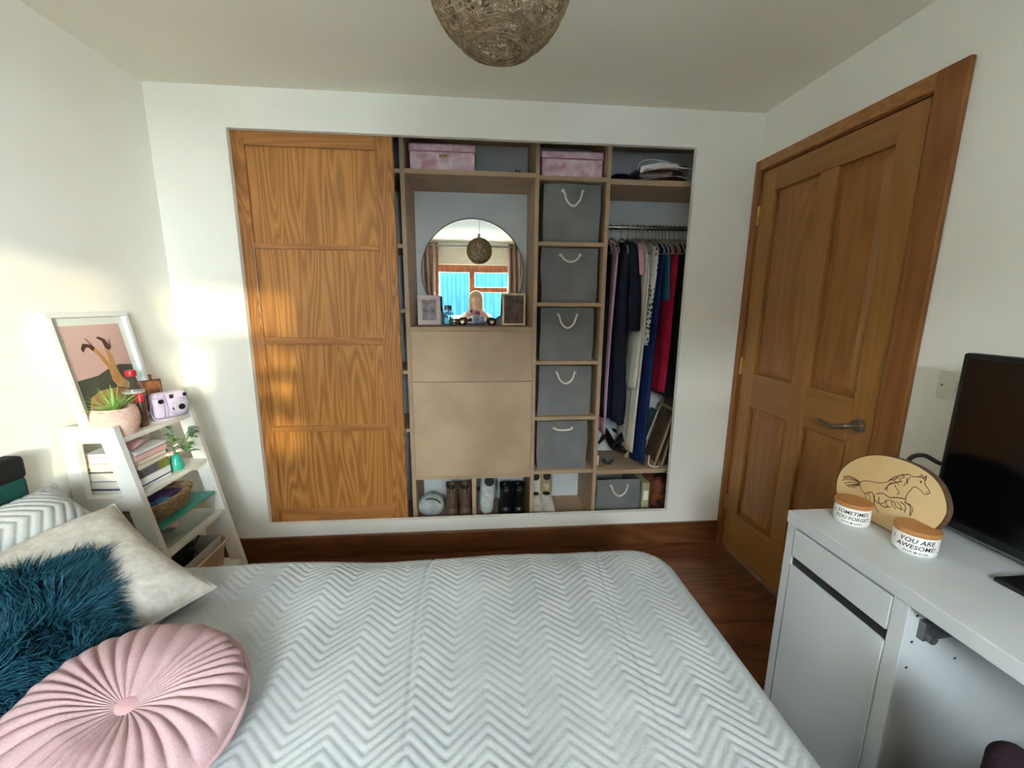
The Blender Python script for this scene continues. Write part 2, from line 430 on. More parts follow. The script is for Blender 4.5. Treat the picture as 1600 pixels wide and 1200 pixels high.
# blind and curtains
bl = thing('roller_blind', 'cream roller blind half raised over the window, seen in the round mirror', 'blind', (1.41, YB+.03, 2.0))
part('fabric', 'blind_cream', bl, lambda bm: bx(bm, (-.54, -.003, -.03), (.62, .003, .19)))
part('roller', 'blind_cream', bl, lambda bm: tube(bm, [(-.55, 0, .2), (.63, 0, .2)], .022, 12), True)
part('hem_bar', 'blind_cream', bl, lambda bm: bx(bm, (-.54, -.006, -.05), (.62, .006, -.03), .002))
cpole = thing('curtain_pole', 'slim metal curtain pole over the window, seen in the round mirror', 'curtain pole', (1.41, YB+.11, 2.185))
part('rod', 'steel_grey', cpole, lambda bm: tube(bm, [(-.85, 0, 0), (.85, 0, 0)], .012, 10), True)
for s in (-1, 1):
    part('finial', 'steel_grey', cpole, lambda bm: lathe(bm, [(0, -.025), (.018, -.016), (.025, 0), (.018, .016), (0, .025)], 12, (s*.87, 0, 0)), True)
    part('bracket', 'steel_grey', cpole, lambda bm: tube(bm, [(s*.72, -.11, 0), (s*.72, 0, 0)], .008, 8), True)
def curtain(x0, x1, label, folds, rings):
    c = thing('curtain', label, 'curtain', ((x0+x1)/2, YB+.11, .1), group=None)
    n = folds*10; wd = x1-x0; P = np.zeros((n+1, 14, 3))
    for i in range(n+1):
        for j in range(14):
            u = i/n; v = j/13; amp = .035*(.8+.2*math.sin(v*3))
            P[i, j] = ((u-.5)*wd+.008*math.sin(9*v+5*u), amp*math.sin(u*folds*2*PI)+.006*math.sin(7*u+4*v), v*2.13)
    bm = bmesh.new(); grid_mesh(bm, P); o = obj('drape', bm, 'curtain_taupe', c, 'full')
    sm = o.modifiers.new('thick', 'SOLIDIFY'); sm.thickness = .003
    for i in range(rings):
        xx = ((i+.5)/rings-.5)*wd
        part('ring', 'steel_grey', c, lambda bm: tube(bm, [(xx, .02*math.cos(a), 2.085+.022*math.sin(a)) for a in np.linspace(0, 2*PI, 14)[:-1]], .003, 6, True), True)
curtain(1.86, 2.16, 'taupe eyelet curtain bunched at the wider side, right of window in the mirror', 4, 6)
curtain(.62, .91, 'taupe eyelet curtain in a narrow strip, left of window in the mirror', 4, 6)

# outdoors, seen only through the mirror
bm = bmesh.new(); bx(bm, (-14, -26, -.35), (16, YB-.3, -.25)); struct(obj('ground', bm, 'concrete'))
sh = thing('shed', 'pale blue ribbed metal shed outside the window, seen in the mirror', 'shed', (.4, -7.2, -.25))
part('wall', 'shed_blue', sh, lambda bm: bx(bm, (-2.6, -2, 0), (2.05, -.04, 2.75)))
for i in range(23):
    xx = -2.55+i*.2
    part('rib', 'shed_blue', sh, lambda bm: prism(bm, [(xx, -.04), (xx+.03, 0), (xx+.09, 0), (xx+.12, -.04)], 2, 0, 2.75))
part('roof', 'shed_blue', sh, lambda bm: bx(bm, (-2.7, -2.1, 2.75), (2.1, .06, 2.82)))
car = thing('car', 'pale car parked outside the window, seen in the mirror', 'car', (1.1, -5.3, -.25))
def carbody(bm):
    prof = [(-2.0, .35), (-2.05, .7), (-1.9, .88), (-1.2, .95), (1.05, .95), (1.95, .82), (2.08, .6), (2.05, .35)]
    prism(bm, prof, 1, -.85, .85)
    bmesh.ops.bevel(bm, geom=bm.edges[:], offset=.05, segments=2, affect='EDGES')
part('body', 'car_paint', car, carbody, True)
def cabin(bm):
    lo = [(-1.35, -.8, .93), (1.15, -.8, .93), (1.15, .8, .93), (-1.35, .8, .93)]; hi = [(-.8, -.62, 1.46), (.35, -.62, 1.46), (.35, .62, 1.46), (-.8, .62, 1.46)]
    loft(bm, [lo, hi])
part('windows', 'car_glass', car, cabin)
def pillars(bm):
    for sx0, sx1 in ((-1.35, -.8), (1.15, .35), (-.2, -.2)):
        for s in (-1, 1): tube(bm, [(sx0, s*.80, .94), (sx1, s*.625, 1.46)], .035, 8)
    bx(bm, (-.85, -.66, 1.44), (.4, .66, 1.49), .02)
part('roof', 'car_paint', car, pillars, True)
for x in (-1.3, 1.3):
    for s in (-1, 1): part('wheel', 'tyre', car, lambda bm: tube(bm, [(x, s*.68, .31), (x, s*.87, .31)], .31, 22), True)

# ------------------------------------------------------------------ door in the right wall
d1 = bpy.data.objects.new('door_1', None); COL.objects.link(d1); d1.location = (W, DY0, 0); struct(d1)
LT = .04; DW = .762
def dl(y): return -(y)          # distance from hinge -> local y
def dbox(nm, mat, a, b, z0, z1, x0=0.0, x1=LT, bev=.003):
    return boxpart(nm, mat, d1, (x0, -b, z0), (x1, -a, z1), bev)
s0, s1, m0, m1 = .095, .672, .348, .447
dbox('stile', 'oak_door', 0, s0, .008, DZ); dbox('stile', 'oak_door', s1-.005, DW, .008, DZ)
dbox('muntin', 'oak_door', m0+.005, m1-.005, .2, 1.885)
dbox('rail', 'oak_door_rail', s0, s1-.005, 1.885, DZ, .0006); dbox('rail', 'oak_door_rail', s0, s1-.005, .84, 1.012, .0006)
dbox('rail', 'oak_door_rail', s0, s1-.005, .008, .235, .0006)
def raised(a, b, z0, z1):
    def f(bm):
        i = .034
        loft(bm, [[(.024, -a, z0), (.024, -b, z0), (.024, -b, z1), (.024, -a, z1)],
                  [(.017, -a-.0, z0), (.017, -b, z0), (.017, -b, z1), (.017, -a, z1)],
                  [(.014, -a-.010, z0+.010), (.014, -b+.010, z0+.010), (.014, -b+.010, z1-.010), (.014, -a-.010, z1-.010)],
                  [(.006, -a-i, z0+i), (.006, -b+i, z0+i), (.006, -b+i, z1-i), (.006, -a-i, z1-i)]])
    part('panel', 'oak_door_panel', d1, f)
for a, b in ((s0, m0+.005), (m1-.005, s1-.005)):
    raised(a, b, 1.012, 1.885); raised(a, b, .235, .84)
for z in (1.79, 1.037, .263):
    h = part('hinge', 'brass', d1, lambda bm: tube(bm, [(-.003, .004, z-.045), (-.003, .004, z+.045)], .006, 10), True)
    part('hinge_leaf', 'brass', h, lambda bm: bx(bm, (-.0015, -.02, z-.042), (.0, .001, z+.042)))
hd = bpy.data.objects.new('door_handle', None)
hd = part('door_handle', 'bronze', d1, lambda bm: tube(bm, [(0, -.708, .918), (-.008, -.708, .918)], .027, 24), True)
part('rose_ring', 'bronze', hd, lambda bm: tube(bm, [(-.008, -.708+.022*math.cos(a), .918+.022*math.sin(a)) for a in np.linspace(0, 2*PI, 20)[:-1]], .003, 6, True), True)
part('spindle', 'bronze', hd, lambda bm: tube(bm, [(-.006, -.708, .918), (-.04, -.708, .918), (-.052, -.70, .917)], [.011, .010, .009], 12), True)
part('lever', 'bronze', hd, lambda bm: tube(bm, [(-.045, -.712, .917), (-.052, -.695, .914), (-.053, -.67, .904), (-.053, -.64, .899), (-.052, -.61, .904), (-.050, -.58, .910), (-.047, -.562, .907)], [.007, .0105, .010, .0085, .0075, .006, .004], 12), True)
part('latch_plate', 'bronze', d1, lambda bm: bx(bm, (.008, -DW-.002, .86), (.03, -DW+.001, .98)))
# lining + architrave
tr = bpy.data.objects.new('trim_1', None); COL.objects.link(tr); tr.location = (W, 0, 0); struct(tr)
a0, a1, zt = -.0005, -.9108, 2.0468
def tb(nm, mat, lo, hi, b=.004): return boxpart(nm, mat, tr, lo, hi, b)
tb('architrave_jamb', 'architrave', (-AR, DY0+.006, 0), (0, a0, zt))
tb('architrave_jamb', 'architrave', (-AR, a1, 0), (0, DY1-.016, zt))
tb('architrave_head', 'oak_rail', (-AR+.0004, DY1-.0165, DZ+.010), (0, DY0+.0065, zt))
tb('lining_jamb', 'architrave', (0, DY0+.003, 0), (.1, DY0+.012, DZ+.012), .001)
tb('lining_jamb', 'architrave', (0, DY1-.012, 0), (.1, DY1-.006, DZ+.012), .001)
tb('lining_head', 'architrave', (0, DY1-.006, DZ+.004), (.1, DY0+.003, DZ+.012), .001)
bm = bmesh.new(); bx(bm, (W+.1, -1.2, 0), (W+.14, .1, H)); struct(obj('wall_hall', bm, 'wall_paint'))

# ------------------------------------------------------------------ wardrobe carcass
FY, BY = .10, .43
wd = thing('wardrobe', 'open built-in wardrobe of brown board compartments in the back wall', 'wardrobe', (1.4, FY, .08))
def wp(nm, mat, lo, hi, bev=.0015):
    o = wd.location
    return boxpart(nm, mat, wd, tuple(lo[i]-o[i] for i in range(3)), tuple(hi[i]-o[i] for i in range(3)), bev)
ZT = 2.22
wp('floor_board', 'mdf', (.2, FY, .08), (2.72, BY, .10))
wp('top_board', 'mdf', (.2, FY, ZT), (2.72, BY, ZT+.02))
wp('side_panel', 'mdf', (2.70, FY, .10), (2.72, BY, ZT)); wp('side_panel', 'mdf', (.2, FY, .10), (.22, BY, ZT))
for x0, x1 in ((1.048, 1.070), (1.712, 1.733), (2.077, 2.098)): wp('divider', 'mdf', (x0, FY, .10), (x1, BY, ZT))
wp('shoe_divider', 'mdf', (1.381, FY, .10), (1.404, BY, .381))
b0, b1 = 1.070, 1.712
wp('shelf', 'mdf', (b0, FY+.001, 1.969), (b1, BY, 1.992)); wp('shelf', 'mdf', (b0, FY+.001, 1.208), (b1, BY, 1.229)); wp('shelf', 'mdf', (b0, FY+.001, .381), (b1, BY, .40))
wp('drop_front', 'mdf_front', (b0+.001, FY-.001, .938), (b1-.001, FY+.018, 1.207)); wp('front_panel', 'mdf_front', (b0+.001, FY-.004, .402), (b1-.001, FY+.018, .936))
SHZ = [1.962, 1.647, 1.339, 1.027, .714, .396]
for z in SHZ: wp('shelf', 'mdf', (1.733, FY+.001, z), (2.077, BY, z+.020))
wp('shelf', 'mdf', (2.098, FY+.001, 1.951), (2.70, BY, 1.978)); wp('shelf', 'mdf', (2.098, FY+.001, .384), (2.70, BY, .410))
for z in (1.969, 1.62, 1.30, .98, .66): wp('shelf', 'mdf', (.22, FY+.001, z), (1.048, BY, z+.02))
for x0, x1 in ((.22, 1.048), (1.070, 1.712), (1.733, 2.077), (2.098, 2.70)): wp('back_panel', 'backboard', (x0, BY, .10), (x1, BY+.012, ZT), 0)
part('screw', 'black_plastic', wd, lambda bm: tube(bm, [(1.648-1.4, BY-FY-.001, 2.095-.08), (1.648-1.4, BY-FY, 2.095-.08)], .006, 8))
part('screw', 'black_plastic', wd, lambda bm: tube(bm, [(1.665-1.4, BY-FY-.001, 2.092-.08), (1.665-1.4, BY-FY, 2.092-.08)], .006, 8))
RY, RZ = .27, 1.775
part('hanging_rail', 'chrome', wd, lambda bm: tube(bm, [(2.098-1.4, RY-FY, RZ-.08), (2.70-1.4, RY-FY, RZ-.08)], .0125, 16), True)
for x in (2.104, 2.694): part('rail_socket', 'chrome', wd, lambda bm: tube(bm, [(x-.006-1.4, RY-FY, RZ-.08), (x+.006-1.4, RY-FY, RZ-.08)], .022, 16), True)

# sliding door covering the left bay
sd = thing('sliding_door', 'tall oak sliding wardrobe door with four framed panels', 'sliding door', (.31, .03, .165))
o_ = sd.location
def sp_(nm, mat, x0, x1, z0, z1, y0=.032, y1=.066, bev=.002):
    return boxpart(nm, mat, sd, (x0-o_.x, y0-o_.y, z0-o_.z), (x1-o_.x, y1-o_.y, z1-o_.z), bev)
sp_('stile', 'oak_stile', .300, .372, .165, 2.125); sp_('stile', 'oak_stile', .945, 1.030, .165, 2.125)
RZs = [(2.046, 2.125), (1.598, 1.622), (1.145, 1.177), (.694, .723), (.165, .262)]
for a, b in RZs: sp_('rail', 'oak_rail', .372, .945, a, b, .033)
for (a, b), (c, d) in zip(RZs[1:], RZs): sp_('panel', 'oak_sliding', .366, .951, b-.004, c+.004, .047, .056, 0)

# ------------------------------------------------------------------ fabric bins
def rope(bm, pts, r=.0055, tw=30):
    P = [Vector(p) for p in pts]; D = [0]
    for a, b in zip(P, P[1:]): D.append(D[-1]+(b-a).length)
    L = D[-1]; n = 46; S = []
    for i in range(n+1):
        s = L*i/n; k = max(j for j in range(len(D)) if D[j] <= s+1e-9); k = min(k, len(P)-2)
        f = (s-D[k])/(D[k+1]-D[k]); S.append(P[k].lerp(P[k+1], f))
    for st in range(3):
        Q = []
        for i, p in enumerate(S):
            t = (S[min(i+1, n)]-S[max(i-1, 0)]).normalized(); a = Vector((0, 1, 0)); nn = (a-t*a.dot(t)).normalized(); b = t.cross(nn)
            ph = tw*i/n*2*PI/3.2+st*2*PI/3
            Q.append(p+(nn*math.cos(ph)+b*math.sin(ph))*r*.55)
        tube(bm, Q, r*.62, 5)
def curve_pts(ctrl, n=18):
    """smooth Catmull-Rom through ctrl"""
    c = [Vector(p) for p in ctrl]; c = [c[0]*2-c[1]]+c+[c[-1]*2-c[-2]]; out = []
    for i in range(1, len(c)-2):
        for k in range(n):
            t = k/n; a, b, d, e = c[i-1], c[i], c[i+1], c[i+2]
            out.append(.5*((2*b)+(d-a)*t+(2*a-5*b+4*d-e)*t*t+(3*b-a-3*d+e)*t**3))
    out.append(c[-2]); return out
def fabric_bin(x0, x1, z0, z1, sag, label, y0=.125, y1=.415, seed=0, stuffed=0):
    wx, dy, hz = x1-x0, y1-y0, z1-z0
    t = thing('storage_bin', label, 'storage bin', ((x0+x1)/2, (y0+y1)/2, z0), group='grey fabric bins in the wardrobe')
    n = 10; bm = bmesh.new()
    rings = []
    def ring(v, inset):
        R = []
        hx, hy = wx/2-inset, dy/2-inset
        pts = []
        for k in range(n): pts.append((-hx+2*hx*k/n, -hy))
        for k in range(n): pts.append((hx, -hy+2*hy*k/n))
        for k in range(n): pts.append((hx-2*hx*k/n, hy))
        for k in range(n): pts.append((-hx, hy-2*hy*k/n))
        for (px, py) in pts:
            bul = math.sin(PI*min(1, max(0, v)))*.006
            nx, ny = px/hx, py/hy
            q = nz(px*6+seed*3.1, py*6, v*2.2+seed)*.009
            f = 1-max(0, abs(nx)+abs(ny)-1.7)*.03
            X = px*f+nx*(bul*.3-.004)+q*(1 if abs(nx) > .9 else .3)
            Y = py*f+ny*(bul-.004)+q*(1 if abs(ny) > .9 else .3)
            R.append((X, Y, v*hz+(.004*nz(px*9+seed, py*9, 3) if v > .95 else 0)))
        return R
    for v in np.linspace(0, 1, 11): rings.append(ring(v, .003))
    for v in (.995, .8, .5, .25): rings.append(ring(v, .010))
    loft(bm, rings)
    obj('body', bm, 'bin_grey', t, True)
    hx = .052; ze = hz*(.87 if sag > .01 else .86); yf = -dy/2-.004
    part('eyelet', 'eyelet', t, lambda bm: tube(bm, [(-hx+.008*math.cos(a), yf-.001, ze+.008*math.sin(a)) for a in np.linspace(0, 2*PI, 14)[:-1]], .0022, 6, True), True)
    part('eyelet', 'eyelet', t, lambda bm: tube(bm, [(hx+.008*math.cos(a), yf-.001, ze+.008*math.sin(a)) for a in np.linspace(0, 2*PI, 14)[:-1]], .0022, 6, True), True)
    ctrl = [(-hx, yf+.004, ze), (-hx+.004, yf-.010, ze-.004), (-hx*.62, yf-.014, ze-sag*.68), (0, yf-.014, ze-sag), (hx*.62, yf-.014, ze-sag*.68), (hx-.004, yf-.010, ze-.004), (hx, yf+.004, ze)]
    part('rope_handle', 'rope', t, lambda bm: rope(bm, curve_pts(ctrl, 8)), 'full')
    return t
bins = [(1.752, 2.066, 1.668, 1.955, .075, 'grey fabric bin with drooping rope handle, topmost of the five-bin column'),
        (1.749, 2.064, 1.360, 1.640, .036, 'grey fabric bin with shallow rope handle, second from top of the bin column'),
        (1.748, 2.056, 1.048, 1.332, .070, 'grey fabric bin in the middle of the five-bin column'),
        (1.747, 2.056, .735, 1.018, .060, 'grey fabric bin with rope handle, fourth from top of the bin column'),
        (1.745, 2.050, .417, .703, .010, 'grey fabric bin with taut straight rope handle, bottom of the bin column')]
for i, b in enumerate(bins): fabric_bin(*b, seed=i+1)
fabric_bin(2.106, 2.385, .101, .335, .062, 'grey fabric bin on the wardrobe floor under the hanging clothes', seed=8)

# pink keepsake boxes
def keepsake(x0, x1, label, y0=.14):
    t = thing('keepsake_box', label, 'box', ((x0+x1)/2, y0+.11, 0), group='pink boxes on the top shelves')
    hw = (x1-x0)/2
    def f(bm): bx(bm, (-hw+.004, -.105, 0), (hw-.004, .105, .108), .004)
    part('base', 'pink_marble', t, f)
    ld = part('lid', 'pink_marble', t, lambda bm: bx(bm, (-hw, -.109, .092), (hw, .109, .128), .006))
    part('lid_band', 'pink_edge', ld, lambda bm: bx(bm, (-hw-.0008, -.1098, .091), (hw+.0008, .1098, .0965), .001))
    return t
kb = keepsake(1.088, 1.415, 'pink marbled lidded box with metal label holder, above the round mirror'); kb.location.z = 1.9925
part('label_holder', 'brass', kb, lambda bm: bx(bm, (-.015, -.1075, .066), (.026, -.1045, .081), .001))
kb2 = keepsake(1.746, 2.068, 'pink marbled lidded box above the column of grey bins'); kb2.location.z = 1.9825

# vacuum bag of clothes + dark bag on the top right
vb = thing('vacuum_bag', 'clear plastic bag packed with dark and white clothes on the top shelf', 'bag', (2.41, .255, 1.9785))
def lump(bm, hx, hy, hz, z0, seed, nu=22, nv=12, amp=.25):
    rings = []
    for j in range(nv+1):
        th = PI*(j/nv)-PI/2; R = []
        for i in range(nu):
            ph = 2*PI*i/nu
            cx, cy_ = math.copysign(abs(math.cos(ph))**.5, math.cos(ph)), math.copysign(abs(math.sin(ph))**.5, math.sin(ph))
            c = max(.02, abs(math.cos(th))**.5)
            x, y, z = hx*c*cx, hy*c*cy_, hz*math.copysign(abs(math.sin(th))**.8, math.sin(th))
            q = 1+amp*nz(x*9+seed, y*9+seed*2, z*14)
            R.append((x*q, y*q, max(z0, z0+hz+z*q)))
        rings.append(R)
    loft(bm, rings)
part('folded_clothes', 'cloth_maroon', vb, lambda bm: lump(bm, .135, .10, .038, .004, 1.3), 'full')
part('white_garment', 'cloth_white', vb, lambda bm: loft(bm, [[(x, -.112-.006*nz(x*20, k), .045+.03*k+.022*(1-(x/.14)**2)-.08*max(0, x)*.6+.006*nz(x*30, 2)) for x in np.linspace(-.145, .06, 14)] for k in (0, .5, 1)], False, False), 'full')
bpy.context.view_layer.update()
part('film', 'film', vb, lambda bm: lump(bm, .152, .118, .05, .001, 4.2, 40, 20, .32), 'full')
def seam(bm):
    tube(bm, curve_pts([(-.155, -.1, .06), (-.15, -.118, .09), (-.10, -.12, .107), (-.02, -.12, .10), (.06, -.12, .075), (.15, -.118, .072)], 6), .0025, 6)
    tube(bm, curve_pts([(-.15, -.118, .008), (-.05, -.122, .022), (.05, -.122, .03), (.15, -.118, .014)], 6), .002, 6)
part('seam', 'cloth_white', vb, seam, True)
db = tag(part('dark_bag', 'cloth_black', None, lambda bm: lump(bm, .05, .085, .035, 0, 9.1), 'full', loc=(2.195, .30, 1.9785)), 'small black soft bag beside the clear packed bag', 'bag')

# ------------------------------------------------------------------ mirror shelf
mz = 1.523
mt = thing('round_mirror', 'large round frameless mirror leaning on the back of the wardrobe shelf', 'mirror', (1.397, .398, 1.2295), (-.010, 0, 0))
RM = .3
part('glass', 'mirror_silver', mt, lambda bm: tube(bm, [(0, .0, RM), (0, .005, RM)], RM-.006, 96), False)
part('bevel_rim', 'mirror_edge', mt, lambda bm: loft(bm, [[(r*math.cos(a), y, RM+r*math.sin(a)) for a in np.linspace(0, 2*PI, 97)[:-1]] for r, y in ((RM-.006, -.0004), (RM-.0005, .003), (RM, .006), (RM-.006, .0065))], False), True)
SZ = 1.2293
def photo_frame(name, label, loc, rot, wf, hf, bw, frame_mat, photo_mat, mat_w=0, depth=.012, cat='picture frame', lean=0.):
    t = thing(name, label, cat, loc, (lean, 0, rot))
    for a, b, c, d in ((-wf/2, wf/2, 0, bw), (-wf/2, wf/2, hf-bw, hf), (-wf/2, -wf/2+bw, bw, hf-bw), (wf/2-bw, wf/2, bw, hf-bw)):
        part('frame_bar', frame_mat, t, lambda bm: bx(bm, (a, -depth, c), (b, 0, d), .002))
    part('backing', 'board_brown', t, lambda bm: bx(bm, (-wf/2+.002, 0, .002), (wf/2-.002, .003, hf-.002)))
    if mat_w: part('mount', 'paper_white', t, lambda bm: bx(bm, (-wf/2+bw-.001, -.004, bw-.001), (wf/2-bw+.001, -.001, hf-bw+.001)))
    i = bw+mat_w
    part('photo', photo_mat, t, lambda bm: bx(bm, (-wf/2+i, -.005, i), (wf/2-i, -.0005, hf-i)))
    return t
f1 = photo_frame('photo_frame', 'blush wooden photo frame standing left of the round mirror', (1.149, .300, SZ), .18, .128, .165, .026, 'frame_blush', 'photo_grey', 0, .014, lean=-.14)
part('easel', 'board_brown', f1, lambda bm: prism(bm, [(.003, .12), (.05, .012), (.055, .012), (.003, .14)], 0, -.012, .012))
f2 = photo_frame('photo_frame', 'slim gold photo frame standing right of the round mirror', (1.628, .300, SZ), -.12, .132, .182, .010, 'gold', 'photo_dark', 0, .010, lean=-.16)
part('easel', 'board_brown', f2, lambda bm: prism(bm, [(.003, .12), (.05, .012), (.055, .012), (.003, .14)], 0, -.012, .012))
def perfume(label, x, y, w_, d_, h_, glass, cap, capw, caph, round_=False):
    t = thing('perfume_bottle', label, 'perfume bottle', (x, y, SZ))
    if round_:
        part('bottle', glass, t, lambda bm: lathe(bm, [(0, 0), (w_*.42, 0), (w_*.5, h_*.12), (w_*.5, h_*.6), (w_*.36, h_*.82), (w_*.16, h_*.9), (w_*.16, h_)], 24), True)
    else:
        part('bottle', glass, t, lambda bm: (bx(bm, (-w_/2, -d_/2, 0), (w_/2, d_/2, h_*.86), .007), tube(bm, [(0, 0, h_*.86), (0, 0, h_)], w_*.14, 14)), True)
    part('liquid', glass, t, lambda bm: bx(bm, (-w_*.34, -d_*.34, .005), (w_*.34, d_*.34, h_*.55), .004))
    part('cap', cap, t, lambda bm: tube(bm, [(0, 0, h_), (0, 0, h_+caph*.85), (0, 0, h_+caph)], [capw, capw, capw*.85], 18), True)
    part('collar', 'chrome', t, lambda bm: tube(bm, [(0, 0, h_-.003), (0, 0, h_+.002)], capw*1.15, 18), True)
    return t
perfume('square pale-blue glass perfume bottle beside the blush photo frame', 1.249, .275, .052, .03, .083, 'blue_glass', 'steel_grey', .013, .028)
perfume('clear glass perfume bottle with pink cap before the mirror centre', 1.418, .262, .05, .03, .058, 'pale_glass', 'pink_edge', .014, .02)
perfume('tiny clear perfume bottle with silver ball cap, centre of the mirror shelf', 1.452, .268, .024, .02, .034, 'pale_glass', 'chrome', .008, .014, True)
perfume('small squat gold-topped perfume bottle near the blue perfume bottle', 1.290, .26, .036, .03, .02, 'amber_glass', 'gold', .012, .012, True)
perfume('small dark round perfume bottle left of the pink-capped bottle', 1.377, .255, .03, .03, .02, 'clear_plastic', 'black_plastic', .011, .014, True)
def amber(label, x, s):
    t = thing('tealight_holder', label, 'candle holder', (x, .272, SZ))
    part('cup', 'amber_glass', t, lambda bm: lathe(bm, [(0, 0), (s*.8, 0), (s, s*.5), (s*.95, s*1.2), (s*.75, s*1.5), (s*.68, s*1.45), (s*.85, s*1.1), (s*.85, s*.5), (s*.6, s*.2), (0, s*.2)], 20), True)
    part('heart', 'gold', t, lambda bm: prism(bm, [(.9*s*.45*(16*math.sin(a)**3)/16, s*.75+.45*s*(13*math.cos(a)-5*math.cos(2*a)-2*math.cos(3*a)-math.cos(4*a))/16) for a in np.linspace(0, 2*PI, 25)[:-1]], 1, -s*1.02, -s*.95))
amber('amber glass tealight holder with gold heart, left of the pink-capped perfume', 1.335, .026)
amber('amber glass tealight holder with gold heart, beside the slim gold photo frame', 1.500, .026)

# ------------------------------------------------------------------ hanging clothes
def hanger_mesh():
    t = thing('clothes_hanger', '', 'hanger')
    part('hook', 'chrome', t, lambda bm: tube(bm, curve_pts([(0, -.016, -.004), (0, -.011, .012), (0, .004, .0175), (0, .016, .006), (0, .010, -.012), (0, .0, -.03), (0, 0, -.062)], 5), .0018, 6), True)
    def body(bm):
        L_ = curve_pts([(0, 0, -.06), (0, -.05, -.073), (0, -.11, -.10), (0, -.142, -.13), (0, -.146, -.146), (0, -.135, -.152), (0, -.06, -.152), (0, .06, -.152), (0, .135, -.152), (0, .146, -.146), (0, .142, -.13), (0, .11, -.10), (0, .05, -.073)], 4)[:-1]
        tube(bm, L_, .0045, 6, True)
    part('bar', 'hanger_velvet', t, body, True)
    return t
H0 = hanger_mesh(); H0_used = [False]
def hang(x, rz, label):
    global H0
    if not H0_used[0]:
        H0_used[0] = True; H0.location = (x, RY, RZ); H0.rotation_euler = (0, 0, rz); H0['label'] = label; H0['group'] = 'velvet hangers on the rail'
    else: dup(H0, (x, RY, RZ), (0, 0, rz), label, 'velvet hangers on the rail')
def garment(name, cat, label, mat, x, zb, thick, xb=None, dep=(.13, .15), flare=1., folds=5, famp=.35, sleeve=None, ztop=None, seed=0, twist=0, yoff=0, hem_amp=0., x_mid=None):
    """edge-on garment on a hanger: cross-section lofted from the shoulders to the hem"""
    xb = x if xb is None else xb; zt_ = (ztop or RZ-.085)
    t = thing(name, label, cat, (x, RY, zt_), group='clothes on the hanging rail')
    nr, n = 26, 40; rings = []
    for j in range(nr+1):
        v = j/nr; z = -v*(zt_-zb)
        # shoulder slope over the first few centimetres
        sh = min(1, (v*(zt_-zb))/.06); hy = (.035+(dep[0]-.035)*sh**.6); hy += (dep[1]-dep[0])*max(0, v)
        th = thick*(.35+.65*min(1, v*6))*(1+(flare-1)*v)/2
        xc = (xb-x)*v**1.2 + .004*math.sin(5*v+seed)
        R = []
        for i in range(n):
            a = 2*PI*i/n
            f = 1+famp*v**.5*math.sin(folds*a*2+seed*1.7+1.5*v)*.5+.18*nz(a*2+seed, v*4)
            X = xc+th*math.cos(a)*f; Y = hy*math.sin(a)*(1+.03*math.sin(3*a+seed))+yoff*v
            if twist:
                c_, s_ = math.cos(twist*min(1, v*3)), math.sin(twist*min(1, v*3)); dx = X-xc; X = xc+dx*c_-Y*s_; Y = dx*s_+Y*c_
            Y = min(max(Y, -.165), .152)
            R.append((X, Y, z+hem_amp*v**4*math.sin(a*3+seed)))
        rings.append(R)
    bm = bmesh.new(); loft(bm, rings); obj('cloth', bm, mat, t, 'full')
    if sleeve:
        ln, sx, r_ = sleeve
        part('sleeve', mat, t, lambda bm: tube(bm, curve_pts([(0, -.09, -.02), (sx*.5, -.135, -.06), (sx, -.150, -.06-ln*.5), (sx*1.1, -.150, -.06-ln)], 5), [r_*(.8+.3*k/15) for k in range(16)], 10), 'full')
    hang(x, random.uniform(-.12, .12), 'velvet hanger holding ' + label.split(',')[0].split(' hanging')[0])
    return t
garment('black_garment', 'clothes', 'black garment hanging nearest the bin column', 'cloth_black', 2.128, .72, .035, seed=1)
garment('pink_dress', 'clothes', 'long pale pink dress hanging beside the black garment', 'cloth_pink', 2.165, .62, .030, 2.140, seed=2, dep=(.14, .15))
garment('navy_dress', 'clothes', 'dark navy sheer dress, the broad one hanging by the pale pink dress', 'cloth_navy', 2.225, .68, .080, 2.225, seed=3, folds=5, famp=.8, dep=(.14, .15), flare=1.1, sleeve=(.42, .045, .03), hem_amp=.012)
garment('pink_tee', 'clothes', 'pink short-sleeved top hanging between navy dress and cream blouse', 'cloth_tee_pink', 2.290, 1.36, .030, seed=4, sleeve=(.12, .0, .02))
garment('cream_blouse', 'clothes', 'cream crinkled blouse hanging in the middle of the rail', 'cloth_cream', 2.330, .88, .052, 2.305, seed=5, folds=7, famp=.5, dep=(.14, .15))
garment('cream_skirt', 'clothes', 'long cream skirt hanging below and behind the crinkled blouse', 'cloth_cream', 2.350, .50, .045, 2.320, seed=6, folds=6, famp=.4, dep=(.12, .13))
garment('spotted_top', 'clothes', 'white top with black spots hanging by the cream blouse', 'spot_fabric', 2.383, 1.13, .024, 2.362, seed=7, folds=4, dep=(.145, .155))
garment('blue_dress', 'clothes', 'long royal blue dress reaching nearly to the wardrobe base', 'cloth_blue', 2.425, .425, .055, 2.385, seed=8, dep=(.13, .14), hem_amp=.01)
garment('teal_top', 'clothes', 'teal top hanging between the blue and red dresses', 'cloth_teal', 2.462, 1.38, .022, seed=9)
garment('red_dress', 'clothes', 'crimson red dress hanging right of the blue dress', 'cloth_red', 2.505, .86, .056, 2.47, seed=10, dep=(.14, .15))
garment('black_dress', 'clothes', 'black dress hanging right of the crimson dress', 'cloth_black', 2.560, .83, .05, 2.53, seed=11)
garment('navy_coat', 'clothes', 'navy garment hanging at the far right end of the rail', 'cloth_dknavy', 2.625, .90, .06, 2.61, seed=12)
